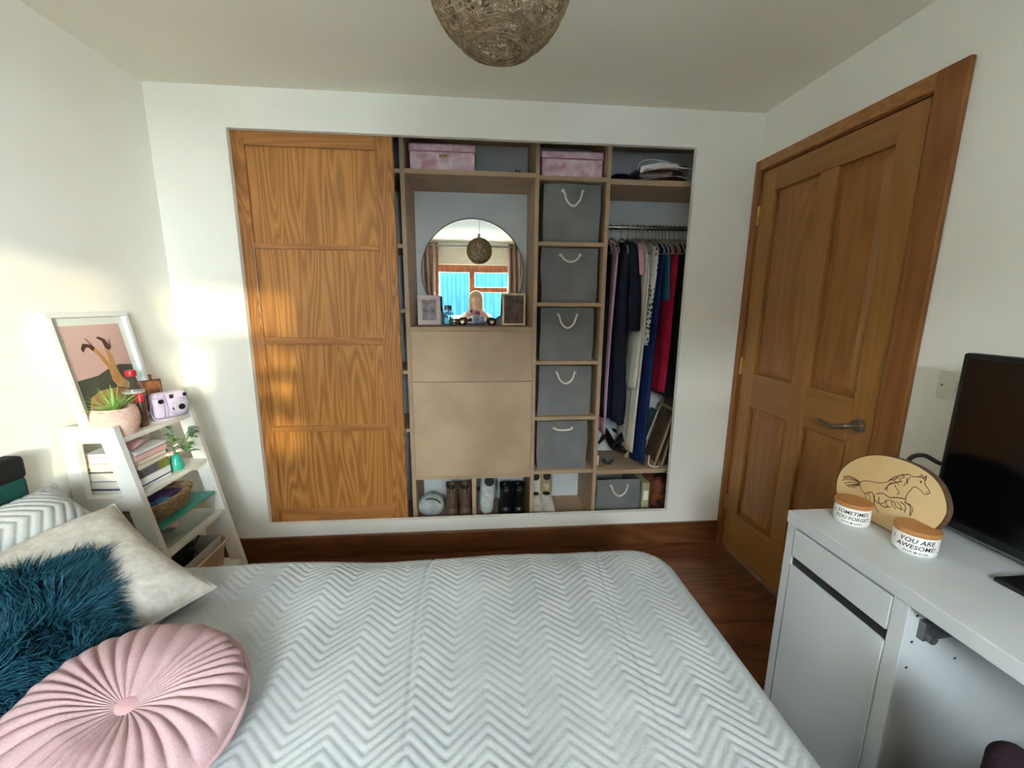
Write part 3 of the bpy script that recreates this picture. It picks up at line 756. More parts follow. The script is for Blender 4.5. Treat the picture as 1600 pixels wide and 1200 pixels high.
for x, lb in ((2.262, 'navy sheer dress and the pink top'), (2.312, 'pink top and the cream blouse'), (2.405, 'spotted top and the blue dress'), (2.443, 'blue dress and the teal top'),
              (2.482, 'teal top and the crimson dress'), (2.533, 'crimson dress and the black dress'), (2.585, 'black dress and the rightmost navy garment')):
    hang(x, random.uniform(-.15, .15), 'empty velvet hanger between the ' + lb)

# wardrobe floor under the clothes
FZ = .4105
def shoe_mesh(bm, L_=.24, w_=.085, h_=.075, heel=.0, toe=.5, open_=True):
    """low shoe, toe towards -y; lofted cross-sections from heel to toe"""
    rings = []
    for k in range(15):
        t = k/14; y = L_/2-L_*t
        wd_ = w_/2*(.62+.38*math.sin(PI*min(1, .25+t*.62)))*(1 if t < .86 else math.sqrt(max(.06, 1-((t-.86)/.145)**2)))
        if k == 0: wd_ *= .72
        hh = h_*(1-.08*t) if t < .42 else h_*(.93-.55*((t-.42)/.58)**.8)
        if k == 14: hh *= .55
        z0 = heel*max(0, 1-t*2.2)
        R = []
        for i in range(14):
            a = 2*PI*i/14; c, s = math.cos(a), math.sin(a)
            R.append((wd_*math.copysign(abs(c)**.7, c), y, z0+hh*.5+hh*.5*math.copysign(abs(s)**.75, s)))
        rings.append(R)
    loft(bm, rings)
def shoe(name, label, loc, rot, up, sole, L_=.24, w_=.085, h_=.075, group=None, laces=True, heel=0., opening='sole_dark'):
    t = thing(name, label, 'shoe', loc, rot, group)
    part('upper', up, t, lambda bm: shoe_mesh(bm, L_, w_, h_, heel), 'full')
    def so(bm):
        P = []
        for k in range(28):
            a = 2*PI*k/28; yy_ = math.sin(a)*L_/2*1.02; wv = (.36+.10*math.cos(a*1.0-PI*1.5)); P.append((math.cos(a)*w_*1.05*wv*1.15, yy_))
        prism(bm, P, 2, -.004, .018)
    if not heel: part('sole', sole, t, so, True)
    else: part('heel', sole, t, lambda bm: tube(bm, [(0, L_*.43, heel+.006), (0, L_*.45, 0)], [.018, .006], 8), True)
    part('opening', opening, t, lambda bm: lathe(bm, [(0, h_*.93), (w_*.30, h_*.95), (w_*.33, h_*1.0), (w_*.26, h_*1.02), (0, h_*.97)], 16, (0, L_*.22, heel)), True)
    if laces:
        for q in range(4):
            yq = L_*(.02-.05*q)
            part('lace', 'cloth_white' if up != 'leather_black' else 'cloth_black', t, lambda bm: tube(bm, [(-w_*.22, yq, h_*(.86-.09*q)), (0, yq-.004, h_*(.96-.1*q)), (w_*.22, yq, h_*(.86-.09*q))], .0025, 5), True)
    return t
shoe('heeled_shoe', 'black heeled shoe lying under the pale pink dress', (2.245, .30, FZ+.062), (0, .9, .6), 'leather_black', 'leather_black', .22, .075, .06, 'black shoes under the clothes', False, .07)
shoe('heeled_shoe', 'black heeled shoe lying under the navy dress', (2.285, .33, FZ+.052), (.55, -.7, 2.2), 'leather_black', 'leather_black', .22, .075, .06, 'black shoes under the clothes', False, .07)
gd = thing('trinket_dish', 'small dark glass dish in the corner under the pink dress', 'dish', (2.195, .20, FZ))
part('bowl', 'pale_glass', gd, lambda bm: lathe(bm, [(0, 0), (.022, 0), (.034, .018), (.036, .03), (.032, .03), (.028, .012), (0, .006)], 20), True)
part('trinkets', 'brass', gd, lambda bm: [bx(bm, (-.016+.012*i, -.006, .008), (-.008+.012*i, .006, .018), .002) for i in range(3)])
for nm, lb, x, y, s, m_ in (('small_box', 'tiny cream box beside the bin-column divider under the clothes', 2.120, .19, (.024, .03, .06), 'box_grey'),
                            ('small_box', 'tiny tan box behind the blue dress hem', 2.345, .30, (.03, .03, .04), 'shoe_tan'),
                            ('small_box', 'tiny gold box beside the small glass dish', 2.142, .155, (.03, .02, .022), 'brass')):
    b_ = thing(nm, lb, 'box', (x, y, FZ)); part('base', m_, b_, lambda bm: bx(bm, (-s[0]/2, -s[1]/2, 0), (s[0]/2, s[1]/2, s[2]*.75), .002))
    part('lid', m_, b_, lambda bm: bx(bm, (-s[0]/2-.001, -s[1]/2-.001, s[2]*.7), (s[0]/2+.001, s[1]/2+.001, s[2]), .002))
# boards leaning in the corner: (name,label, foot x, y, height, depth, lean, thickness, mat)
def leaning(name, label, cat, x, y0, y1, h_, th, lean, mat, rim, rz=0):
    t = thing(name, label, cat, (x, (y0+y1)/2, FZ), (0, lean, rz)); hy = (y1-y0)/2
    part('panel', mat, t, lambda bm: bx(bm, (-th, -hy, .002), (0, hy, h_), .001))
    for a, b, c, d in ((-hy, hy, 0, .018), (-hy, hy, h_-.018, h_), (-hy, -hy+.018, .018, h_-.018), (hy-.018, hy, .018, h_-.018)):
        part('rim', rim, t, lambda bm: bx(bm, (-th-.006, a, c), (-.001, b, d), .002))
leaning('framed_board', 'tall brown framed board leaning in the right wardrobe corner', 'picture frame', 2.56, .14, .40, .56, .012, .17, 'board_brown', 'board_brown')
leaning('framed_board', 'thin brown framed board leaning in front of the tallest one', 'picture frame', 2.515, .13, .36, .44, .010, .22, 'board_brown', 'mdf')
leaning('framed_board', 'short brown framed board, innermost of the leaning stack', 'picture frame', 2.47, .13, .33, .36, .010, .28, 'board_brown', 'mdf')
nb = thing('green_folder', 'grey-green card folder tilted against the leaning boards', 'folder', (2.44, .36, FZ+.01), (0, .32, 0))
part('cover', 'board_green', nb, lambda bm: bx(bm, (-.004, -.05, .10), (0, .05, .30), .002)); part('pages', 'paper_white', nb, lambda bm: bx(bm, (.0, -.048, .102), (.006, .048, .298)))
part('back_cover', 'board_green', nb, lambda bm: bx(bm, (.006, -.05, 0), (.009, .05, .30)))
cdc = tag(part('necklace_cord', 'rope', None, lambda bm: tube(bm, curve_pts([(2.425, .14, FZ+.07), (2.42, .13, FZ+.02), (2.445, .125, FZ+.004), (2.47, .122, FZ+.004), (2.48, .125, FZ+.006)], 6), .004, 6), True), 'thin pale cord trailing at the foot of the leaning boards', 'cord')
# wardrobe floor right
fo = thing('folder', 'cream upright box file beside the grey bin on the wardrobe floor', 'folder', (2.425, .25, .101))
part('cover', 'folder_cream', fo, lambda bm: bx(bm, (-.024, -.10, 0), (.024, .10, .20), .006)); part('spine_label', 'paper_white', fo, lambda bm: bx(bm, (-.014, -.1012, .09), (.014, -.0998, .15)))
bgp = thing('patterned_bag', 'dark bag with orange floral print in the bottom right corner', 'bag', (2.535, .25, .101))
part('bag_body', 'bag_orange', bgp, lambda bm: lump(bm, .075, .10, .105, 0, 2.2, 26, 14, .2), 'full'); part('strap', 'cloth_black', bgp, lambda bm: tube(bm, curve_pts([(-.05, -.04, .17), (-.03, -.06, .225), (.03, -.06, .23), (.055, -.04, .17)], 6), .007, 8), 'full')

# ------------------------------------------------------------------ shoes in the bottom bays
BZ = .1005
pg = thing('knit_pouch', 'round pale grey pouch standing in the first shoe bay', 'pouch', (1.140, .20, BZ+.078), (PI/2, 0, 0))
part('body', 'pouch_grey', pg, lambda bm: lathe(bm, [(0, -.045), (.04, -.042), (.066, -.026), (.077, 0), (.068, .026), (.04, .045), (0, .05)], 30), 'full')
part('zip', 'sole_dark', pg, lambda bm: tube(bm, [(.064*math.cos(a), .058*math.sin(a), .036) for a in np.linspace(.5, 2.0, 10)], .004, 6), True)
def boot(label, x, y, mat, sole, grp, rz=0, h_=.21, wb_=.075):
    t = thing('ankle_boot', label, 'boot', (x, y, BZ), (0, 0, rz), grp)
    part('foot', mat, t, lambda bm: shoe_mesh(bm, .24, wb_, .085), 'full')
    def shaft(bm):
        rings = []
        for k in range(9):
            v = k/8; z = .04+(h_-.04)*v; rx = wb_*(.40+.06*v); ry = .056+.006*v; yc = .055+.006*v
            rings.append([(rx*math.cos(a), yc+ry*math.sin(a), z+(.008*math.cos(2*a) if k == 8 else 0)) for a in np.linspace(0, 2*PI, 19)[:-1]])
        for k in (8, 7, 6):
            rings.append([(p[0]*.86, (p[1]-.06)*.86+.06, p[2]-.002-(8-k)*.02) for p in rings[8]])
        loft(bm, rings)
    part('shaft', mat, t, shaft, 'full')
    part('sole', sole, t, lambda bm: (prism(bm, [(math.cos(a)*wb_*.5*(1 if math.sin(a) < .2 else .86), math.sin(a)*.123) for a in np.linspace(0, 2*PI, 25)[:-1]], 2, 0, .016), bx(bm, (-wb_*.4, .045, -.0), (wb_*.4, .118, .034), .006)), True)
    part('pull_tab', sole, t, lambda bm: bx(bm, (-.012, .112, h_-.03), (.012, .120, h_+.012), .002))
    return t
boot('brown suede ankle boot, left of the pair in the first shoe bay', 1.262, .25, 'leather_brown', 'sole_dark', 'brown boots', PI)
boot('brown suede ankle boot, right of the pair in the first shoe bay', 1.339, .25, 'leather_brown', 'sole_dark', 'brown boots', PI)
boot('black leather ankle boot, left of the pair in the second shoe bay', 1.578, .25, 'leather_black', 'sole_dark', 'black boots', PI, .20, .08)
boot('black leather ankle boot, right of the pair in the second shoe bay', 1.655, .25, 'leather_black', 'sole_dark', 'black boots', PI, .20, .08)
shoe('sneaker', 'grey chunky sneaker propped upright in the second shoe bay', (1.462, .25, BZ+.118), (1.0, .12, .15), 'sneaker_grey', 'sneaker_sole', .25, .09, .10, 'grey sneakers')
shoe('sneaker', 'grey chunky sneaker lying behind the propped one', (1.445, .335, BZ+.005), (0, 0, .1), 'sneaker_grey', 'sneaker_sole', .17, .085, .09, 'grey sneakers')
for i, (x, lb) in enumerate(((1.772, 'left'), (1.842, 'right'))):
    shoe('canvas_shoe', 'cream canvas shoe flat in front, %s of the pair under the bin column' % lb, (x, .235, BZ+.005), (0, 0, .03), 'shoe_cream', 'sneaker_sole', .23, .074, .085, 'cream shoes', True)
    shoe('canvas_shoe', 'cream and tan shoe standing up behind, %s of the pair under the bin column' % lb, (x+.004, .362, BZ+.122), (1.30, 0, .0), 'shoe_cream' if i == 0 else 'shoe_tan', 'shoe_tan', .24, .074, .075, 'cream shoes', True)

# ------------------------------------------------------------------ fast grid for cloth
def fast_grid(name, P, mat, parent=None, smooth=True, closed_u=False):
    nu, nv = P.shape[:2]
    idx = np.arange(nu*nv).reshape(nu, nv)
    a = idx[:-1, :-1].ravel(); b = idx[1:, :-1].ravel(); c = idx[1:, 1:].ravel(); d = idx[:-1, 1:].ravel()
    F = np.stack([a, b, c, d], 1)
    if closed_u:
        F = np.concatenate([F, np.stack([idx[-1, :-1], idx[0, :-1], idx[0, 1:], idx[-1, 1:]], 1)])
    me = bpy.data.meshes.new(name)
    me.vertices.add(nu*nv); me.vertices.foreach_set('co', P.reshape(-1).astype(np.float32))
    me.loops.add(F.size); me.loops.foreach_set('vertex_index', F.reshape(-1).astype(np.int32))
    me.polygons.add(len(F)); me.polygons.foreach_set('loop_start', (np.arange(len(F))*4).astype(np.int32))
    me.update(calc_edges=True); me.validate()
    me.polygons.foreach_set('use_smooth', [smooth]*len(F))
    me.materials.append(M(mat))
    o = bpy.data.objects.new(name, me); COL.objects.link(o)
    if parent: o.parent = parent
    return o
def vnoise(X, Y, s=1., seed=0):
    """cheap smooth 2-D noise for arrays: summed rotated sines"""
    r = np.random.default_rng(seed); out = np.zeros_like(X, dtype=float)
    for k in range(9):
        a = r.uniform(0, 2*PI); f = s*r.uniform(.5, 1.8); p = r.uniform(0, 2*PI)
        out += np.sin((X*math.cos(a)+Y*math.sin(a))*f*2*PI+p)*r.uniform(.4, 1)/f*s
    return out/6
def chevron(X, Y, cw=.073, pitch=.030, slope=.85):
    t = np.abs(((X/cw) % 2)-1)*cw*slope
    ph = ((Y+t)/pitch) % 1
    h = np.sqrt(np.abs(np.sin(PI*ph)))
    return h

# ------------------------------------------------------------------ bed
BX0, BX1, BYF, BYN, BT = .07, 1.985, -.895, -2.235, .552
bed = thing('bed', 'double bed with a dark teal velvet headboard, covered by the white quilt', 'bed', (1.0, -1.57, 0))
def bp_(nm, mat, lo, hi, bev=.01):
    return boxpart(nm, mat, bed, (lo[0]-1.0, lo[1]+1.57, lo[2]), (hi[0]-1.0, hi[1]+1.57, hi[2]), bev)
bp_('mattress', 'bed_linen', (BX0+.03, BYN+.03, .30), (BX1-.03, BYF-.03, BT-.02), .04)
bp_('divan_base', 'bed_linen', (BX0+.03, BYN+.05, .08), (BX1-.05, BYF-.05, .30), .015)
bp_('headboard', 'teal_velvet', (.02, BYN-.03, .10), (.068, -.815, .835), .014)
bp_('headboard_top', 'dark_velvet', (.016, BYN-.03, .828), (.072, -.815, .90), .014)
for x in (.2, 1.8):
    for y in (-2.1, -1.05): part('leg', 'sole_dark', bed, lambda bm: tube(bm, [(x-1, y+1.57, 0), (x-1, y+1.57, .082)], .022, 12), True)

q = 0.0042
xs = np.arange(.10, BX1+.001, q); foot = np.arange(q, .40, .007)
ys_f = np.arange(0, .86, q); ys_n = np.linspace(.865, BYF-BYN, 30)
rad = .055
def fold(s):
    """arc length beyond the edge -> (out, down) with a rounded shoulder"""
    a = np.clip(s/rad, 0, PI/2); rest = np.maximum(0, s-rad*PI/2)
    return rad*np.sin(a)+rest*.06, rad*(1-np.cos(a))+rest
sx = np.concatenate([xs-BX1, foot])              # <=0 on top
far = np.arange(q, .34, .007)[::-1]
sy = np.concatenate([far, -ys_f, -ys_n, ]) ; sy_near = np.arange(.02, .36, .02)
SXg, SYg = np.meshgrid(sx, np.concatenate([sy, np.zeros(0)]), indexing='ij')
def quilt_points(SXg, SYg):
    CR = .085                                     # rounded corners at the foot
    ov = -(SYg+(BYF-BYN))                         # overhang on the near side
    ax = SXg+CR; bf = np.maximum(SYg, ov)+CR; sg_ = np.where(SYg >= ov, 1., -1.)
    corner = (ax > 0) & (bf > 0)
    r = np.hypot(np.maximum(ax, 0), np.maximum(bf, 0)); s_ = np.where(corner, r-CR, np.maximum(ax, bf)-CR)
    o, d = fold(np.maximum(s_, 0)); d = np.minimum(d, .43)
    rr2 = np.where(s_ > 0, CR+o, r)
    safe = np.maximum(r, 1e-6)
    X = np.where(corner, BX1-CR+np.maximum(ax, 0)/safe*rr2, np.where((ax >= bf) & (s_ > 0), BX1+o, BX1+SXg))
    yb = np.where(corner, -CR+np.maximum(bf, 0)/safe*rr2, np.where((bf > ax) & (s_ > 0), o, bf-CR))
    Y = np.where(sg_ > 0, BYF+yb, BYN-yb)
    U, V = BX1+SXg, SYg
    calm = .5+.5*np.clip(vnoise(U, V, 2.2, 3)*1.3+.6, 0, 1)
    h = chevron(U+.004*vnoise(U, V, 3., 21), V+.004*vnoise(U, V, 3., 22), .075, .0235, .9)*.0050*calm
    wr = vnoise(U, V, 1.3, 5)*.009+vnoise(U, V*.4, 5.5, 8)*.0022+vnoise(U, V, 9, 13)*.0007
    cr = -.003*np.exp(-((U-1.262-.012*np.sin(V*7))/.005)**2)-.0022*np.exp(-((U-1.80-.09*V-.01*np.sin(V*9))/.005)**2)
    e = np.clip(1+s_/.14, 0, 1); dip = -.013*e**2
    top = d < .03
    Z = BT-d+np.where(top, h+wr+cr, 0)+dip
    rip = np.where(top, 0, h*.8+.014*np.sin(np.where(ax > bf, V, U)*11+1)*(d/.3))
    nxv = np.where(corner, np.maximum(ax, 0)/safe, (ax >= bf)*1.); nyv = np.where(corner, np.maximum(bf, 0)/safe, (bf > ax)*1.)*sg_
    X = X+rip*nxv; Y = Y+rip*nyv+.012*np.sin(U*3.1+.6)*np.clip(1+SYg/.05, 0, 1)+.005*np.sin(U*9.3)*np.clip(1+SYg/.03, 0, 1)
    return np.stack([X, Y, Z], -1)
SYl = np.concatenate([sy, -(BYF-BYN)-sy_near])
SXg, SYg = np.meshgrid(sx, SYl, indexing='ij')
qo = fast_grid('quilt', quilt_points(SXg, SYg), 'quilt_cotton')
tag(qo, 'white quilted bedspread with raised chevron ridges spread over the bed', 'quilt')

# ---------------- cushions
def pillow_points(hx, hy, th, n=60, pinch=.10, seed=0, sag=0.):
    u = np.linspace(-1, 1, n); U, V = np.meshgrid(u, u, indexing='ij')
    k = 1-pinch*(1-np.abs(U)**2)*np.abs(V)**3; k2 = 1-pinch*(1-np.abs(V)**2)*np.abs(U)**3
    X = hx*U*k2; Y = hy*V*k
    f = np.clip((1-np.abs(U)**3.2)*(1-np.abs(V)**3.2), 0, 1)**.55
    wr = vnoise(U, V, .8, seed)*.012*f+vnoise(U, V, 2.2, seed+1)*.003*f
    return U, V, X, Y, th*f, wr
def pillow(name, label, mat, loc, rot, hx, hy, th, seed=0, extra=None, n=60, piping=None, group='cushions at the head of the bed'):
    t = thing(name, label, 'pillow' if 'pillow' in name else 'cushion', loc, rot, group)
    U, V, X, Y, Z, wr = pillow_points(hx, hy, th, n, seed=seed)
    e = extra(X, Y, Z) if extra is not None else 0
    fast_grid('front', np.stack([X, Y, Z+wr+e], -1), mat, t)
    fast_grid('back', np.stack([X, Y, -Z*.8], -1)[::-1], mat, t)
    if piping:
        ring = [(X[i, 0], Y[i, 0], 0) for i in range(n)]+[(X[-1, j], Y[-1, j], 0) for j in range(1, n)]+[(X[i, -1], Y[i, -1], 0) for i in range(n-2, -1, -1)]+[(X[0, j], Y[0, j], 0) for j in range(n-2, 0, -1)]
        part('piping', mat, t, lambda bm: tube(bm, ring, piping, 6, True), 'full')
    return t
def frame_rot(nrm, upv):
    """euler with local z = nrm and local y ~ upv"""
    z = Vector(nrm).normalized(); y = Vector(upv); y = (y-z*y.dot(z)).normalized(); x = y.cross(z)
    return Matrix((x, y, z)).transposed().to_euler()
pillow('quilted_pillow', 'white chevron-quilted pillow lying against the teal headboard', 'quilt_cotton', (.225, -1.165, .672), frame_rot((.60, -.08, .80), (-.80, .06, .60)), .36, .185, .085, 3,
       lambda X, Y, Z: chevron(Y, X, .075, .030)*.006*(Z > .02), 170, .005)
pillow('velvet_pillow', 'off-white crushed velvet pillow propped before the quilted pillow', 'pillow_velvet', (.405, -1.132, .640), frame_rot((.20, -.28, .93), (.49, .83, .136)), .235, .215, .085, 11, None, 60, .004)
tc_ = pillow('fluffy_cushion', 'dark teal shaggy cushion behind the pink round cushion', 'teal_fur', (.44, -1.345, .630), frame_rot((.35, -.30, .88), (-.5, .55, .4)), .20, .20, .065, 21)
def fur(o, hx, hy, th, count):
    r = np.random.default_rng(5); V, F = [], []
    for k in range(count):
        u, v = r.uniform(-1.0, 1.0, 2)
        f = max(0, (1-abs(u)**3.2)*(1-abs(v)**3.2))**.55
        p = np.array([hx*u*(1-.1*(1-v*v)*0-.0), hy*v, th*f])
        nrm = np.array([u*abs(u)**1.4*1.3, v*abs(v)**1.4*1.3, .5]); nrm /= np.linalg.norm(nrm)
        cl = np.array([math.sin(7*u+3*v+1.0)+.6*math.sin(13*v), math.cos(6*v-4*u)+.6*math.sin(11*u), -.25])*.55
        L_ = r.uniform(.03, .062); d = nrm+cl*.8+r.normal(0, .22, 3); d /= np.linalg.norm(d)
        side = np.cross(d, r.normal(0, 1, 3)); side /= np.linalg.norm(side)+1e-9; w_ = r.uniform(.0009, .0018)
        d2 = d+cl*.6+r.normal(0, .25, 3); d2 /= np.linalg.norm(d2)
        p1 = p+d*L_*.5; p2 = p1+d2*L_*.5; b = len(V)
        V += [p-side*w_, p+side*w_, p1-side*w_*.85, p1+side*w_*.85, p2]
        F += [(b, b+1, b+3, b+2), (b+2, b+3, b+4)]
    me = bpy.data.meshes.new('fur'); me.from_pydata([tuple(x) for x in V], [], F); me.materials.append(M('teal_fur'))
    f = bpy.data.objects.new('fur', me); COL.objects.link(f); f.parent = o; f['kind'] = 'stuff'
fur(tc_, .20, .20, .075, 15000)
# round pleated cushion
pc = thing('round_cushion', 'dusty pink round velvet cushion with radial pleats and a centre button', 'cushion', (.800, -1.452, .636), frame_rot((.17, -.15, .97), (-.6, .7, 0)), 'cushions at the head of the bed')
NT, NR = 420, 44
tt = np.linspace(0, 2*PI, NT, endpoint=False); rr = np.linspace(0, 1, NR)
T, R_ = np.meshgrid(tt, rr, indexing='ij'); RC = .176
prof = .052*np.clip(1-R_**5, 0, 1)**.5*(.42+.58*np.clip(R_/.45, 0, 1)**.7)
tw = T+.10*np.sin(3*T)+.25*(1-R_)*np.sin(2*T+1)
pl_ = (np.abs(np.sin(tw*17+.6*np.sin(5*T)))**.55-.6)*.0125*np.clip(R_*1.7, 0, 1)*np.clip(1-R_**9, 0, 1)
prof2 = prof+pl_+.004*vnoise(np.cos(T)*R_, np.sin(T)*R_, 1.4, 4)*R_
RR = RC*R_*(1+.012*np.sin(17*tw)*R_**4)
top = np.stack([RR*np.cos(T), RR*np.sin(T), prof2], -1)
fast_grid('pleated_top', top, 'pink_velvet', pc, True, True)
bot = np.stack([RR*np.cos(T), RR*np.sin(T), -.055*np.clip(1-R_**4, 0, 1)**.5], -1)[::-1]
fast_grid('underside', bot, 'pink_velvet', pc, True, True)
part('piping', 'pink_velvet', pc, lambda bm: tube(bm, [(RC*1.0*math.cos(a), RC*1.0*math.sin(a), .002*math.sin(9*a)) for a in np.linspace(0, 2*PI, 121)[:-1]], .006, 7, True), 'full')
part('button', 'pink_button', pc, lambda bm: lathe(bm, [(0, .012), (.022, .012), (.0265, .020), (.025, .027), (.016, .032), (0, .0335)], 28), 'full')

# ------------------------------------------------------------------ ladder shelf
ls = thing('ladder_shelf', 'small white ladder shelf in the corner between bed and back wall', 'shelf', (.0, -.46, 0))
YN, YF = -.652, -.262         # outer faces of the side frames
def xf(z): return .19+.194*(.93-z)
def lp(nm, fn, mat='ladder_white'): return part(nm, mat, ls, fn)
def slab(x0f, x1f, z0, z1, y0, y1):
    return lambda bm: prism(bm, [(x0f(z0), z0), (x1f(z0), z0), (x1f(z1), z1), (x0f(z1), z1)], 1, y0+.46, y1+.46)
for y0, y1 in ((YN, YN+.022), (YF-.022, YF)):
    lp('front_leg', slab(lambda z: xf(z)-.056, xf, 0, .93, y0, y1))
    lp('rear_leg', slab(lambda z: .022, lambda z: .066, 0, .93, y0, y1))
    lp('top_rail', slab(lambda z: .066, lambda z: xf(z)-.056, .885, .93, y0, y1))
    for z in (.625, .385, .135): lp('side_rail', slab(lambda z: .066, lambda z: xf(z)-.056, z, z+.05, y0, y1))
for z in (.885, .68, .44, .19):
    lp('shelf_board', lambda bm: bx(bm, (.03, YN+.022+.46, z-.018), (xf(z)-.002, YF-.022+.46, z), .0015))
    lp('back_rail', lambda bm: bx(bm, (.024, YN+.022+.46, z+.001), (.036, YF-.022+.46, z+.032), .0015))
for x, z in ((.044, .907), (.162, .907)):
    lp('dowel_plug', lambda bm: tube(bm, [(x, YN+.46-.0012, z), (x, YN+.46+.002, z)], .0065, 12))
# framed print leaning on the wall
pw, ph_ = .322, .425
lean = math.atan2(.066, .42)
pr = thing('framed_print', 'white framed pink art print of legs in heels, leaning on the left wall', 'picture', (.080, -.476, .8865), (-lean, 0, PI/2))
# local: x along wall (+x -> world +y), -y faces the room, z up
for a, b, c, d in ((-pw/2, pw/2, 0, .018), (-pw/2, pw/2, ph_-.018, ph_), (-pw/2, -pw/2+.018, .018, ph_-.018), (pw/2-.018, pw/2, .018, ph_-.018)):
    part('frame_bar', 'gloss_white', pr, lambda bm: bx(bm, (a, -.02, c), (b, .002, d), .002))
part('mount', 'paper_white', pr, lambda bm: bx(bm, (-pw/2+.017, -.006, .017), (pw/2-.017, 0, ph_-.017)))
pa, pb, pc0, pc1 = -pw/2+.042, pw/2-.042, .045, ph_-.045
ART = part('print', 'print_pink', pr, lambda bm: bx(bm, (pa, -.0068, pc0), (pb, -.006, pc1)))
def U2(u, v): return (pa+u*(pb-pa), pc0+v*(pc1-pc0))
def art(nm, mat, poly, k):
    P = [U2(*p) for p in poly]
    part(nm, mat, ART, lambda bm: prism(bm, P, 1, -.0068-.0003*k, -.0066))
art('hill', 'print_hill', [(0, 0), (1, 0), (1, .52), (.78, .545), (.62, .53), (.35, .46), (0, .44)], 1)
art('hay', 'print_hay', [(.02, .0), (.95, 0), (.9, .16), (.75, .26), (.55, .30), (.30, .30), (.12, .25), (.03, .12)], 2)
art('leg', 'print_skin', [(.62, .30), (.80, .26), (.84, .32), (.74, .40), (.70, .50), (.70, .62), (.66, .75), (.60, .74), (.61, .60), (.56, .48), (.56, .38)], 3)
art('leg', 'print_skin', [(.60, .44), (.64, .52), (.50, .70), (.42, .78), (.38, .74), (.46, .66)], 4)
art('shoe', 'print_shoe', [(.62, .74), (.67, .71), (.72, .74), (.70, .78), (.65, .84), (.56, .87), (.52, .86), (.60, .82)], 5)
art('shoe', 'print_shoe', [(.44, .76), (.40, .72), (.34, .77), (.28, .76), (.24, .72), (.22, .755), (.27, .81), (.36, .80)], 6)
part('heel_line', 'print_shoe', ART, lambda bm: tube(bm, [(*U2(.72, .75)[:1], -.0075, U2(.72, .75)[1]), (U2(.73, .83)[0], -.0075, U2(.73, .83)[1])], .0012, 5))
part('heel_line', 'print_shoe', ART, lambda bm: tube(bm, [(U2(.42, .77)[0], -.0075, U2(.42, .77)[1]), (U2(.34, .86)[0], -.0075, U2(.34, .86)[1])], .0012, 5))
part('glazing', 'window_glass', pr, lambda bm: bm.faces.new([bm.verts.new(p) for p in ((-pw/2+.017, -.011, .017), (pw/2-.017, -.011, .017), (pw/2-.017, -.011, ph_-.017), (-pw/2+.017, -.011, ph_-.017))]))

TZ = .8852
# potted plant
pp_ = thing('potted_plant', 'spiky lime-green plant in a dimpled pink pot on the ladder shelf top', 'plant', (.138, -.572, TZ))
def dimple(bm):
    n, m_ = 72, 30; P = np.zeros((n, m_, 3))
    for i in range(n):
        for j in range(m_):
            v = j/(m_-1); a = 2*PI*i/n
            r = .043+.021*math.sin(PI*(.12+.66*v)) ; z = .096*v
            cell = (abs(math.sin(a*9+(v*11)*PI/2.2))*abs(math.sin(a*9-(v*11)*PI/2.2)))**.7
            r += .0032*cell*(1 if .05 < v < .93 else 0)
            P[i, j] = (r*math.cos(a), r*math.sin(a), z)
    V = grid_mesh(bm, P, True); bm.faces.new([V[i][0] for i in range(n)][::-1])
    r2 = [[(math.hypot(*P[0, -1][:2])-dr) for dr in (0.0, .004)]]
    n_ = n; A = [V[i][-1] for i in range(n)]; B = [bm.verts.new((A[i].co.x*.93, A[i].co.y*.93, .096)) for i in range(n)]; C = [bm.verts.new((A[i].co.x*.90, A[i].co.y*.90, .078)) for i in range(n)]
    for X_, Y_ in ((A, B), (B, C)):
        for i in range(n): bm.faces.new((X_[i], X_[(i+1) % n], Y_[(i+1) % n], Y_[i]))
part('pot', 'pot_pink', pp_, dimple, True)
part('soil', 'soil', pp_, lambda bm: lathe(bm, [(0, .080), (.03, .080), (.052, .078), (.052, .075), (0, .075)], 24), True)
rs = random.Random(3)
for k in range(46):
    a = rs.uniform(0, 2*PI); el = rs.uniform(.25, 1.35); L_ = rs.uniform(.075, .112)
    d = Vector((math.cos(a)*math.cos(el), math.sin(a)*math.cos(el), math.sin(el))); s_ = Vector((-math.sin(a), math.cos(a), 0)); n_ = d.cross(s_)
    b0_ = Vector((d.x*.010, d.y*.010, .082)); w_ = rs.uniform(.0034, .0052)
    def leaf(bm):
        prev = None
        for i in range(6):
            t = i/5; p = b0_+d*L_*t+Vector((0, 0, -.018*t*t*math.cos(el))); ww = w_*(1-.93*t**1.4)
            A = [bm.verts.new(p-s_*ww), bm.verts.new(p+n_*ww*.35), bm.verts.new(p+s_*ww), bm.verts.new(p-n_*ww*.25)]
            if prev:
                for q_ in range(4): bm.faces.new((prev[q_], prev[(q_+1) % 4], A[(q_+1) % 4], A[q_]))
            else: bm.faces.new(A[::-1])
            prev = A
        bm.faces.new(prev)
    part('leaf', 'leaf_lime', pp_, leaf)
# bottle
bo = thing('drink_bottle', 'clear plastic drink bottle with red cap behind the potted plant', 'bottle', (.125, -.462, TZ))
part('bottle_wall', 'clear_plastic', bo, lambda bm: lathe(bm, [(0, .004), (.028, 0), (.032, .008), (.032, .05), (.029, .06), (.032, .07), (.032, .13), (.026, .155), (.014, .178), (.0125, .192)], 28), True)
part('label_band', 'box_grey', bo, lambda bm: lathe(bm, [(.0325, .125), (.0328, .126), (.0328, .131), (.0325, .132)], 28), True)
part('cap', 'red_cap', bo, lambda bm: lathe(bm, [(0, .188), (.0165, .188), (.017, .191), (.017, .207), (.0155, .210), (0, .210)], 24), True)
b2 = thing('nail_polish', 'small dark bottle with red cap beside the clear drink bottle', 'bottle', (.158, -.482, TZ))
part('glass', 'photo_dark', b2, lambda bm: lathe(bm, [(0, 0), (.014, 0), (.015, .006), (.015, .075), (.008, .092), (.008, .097)], 18), True)
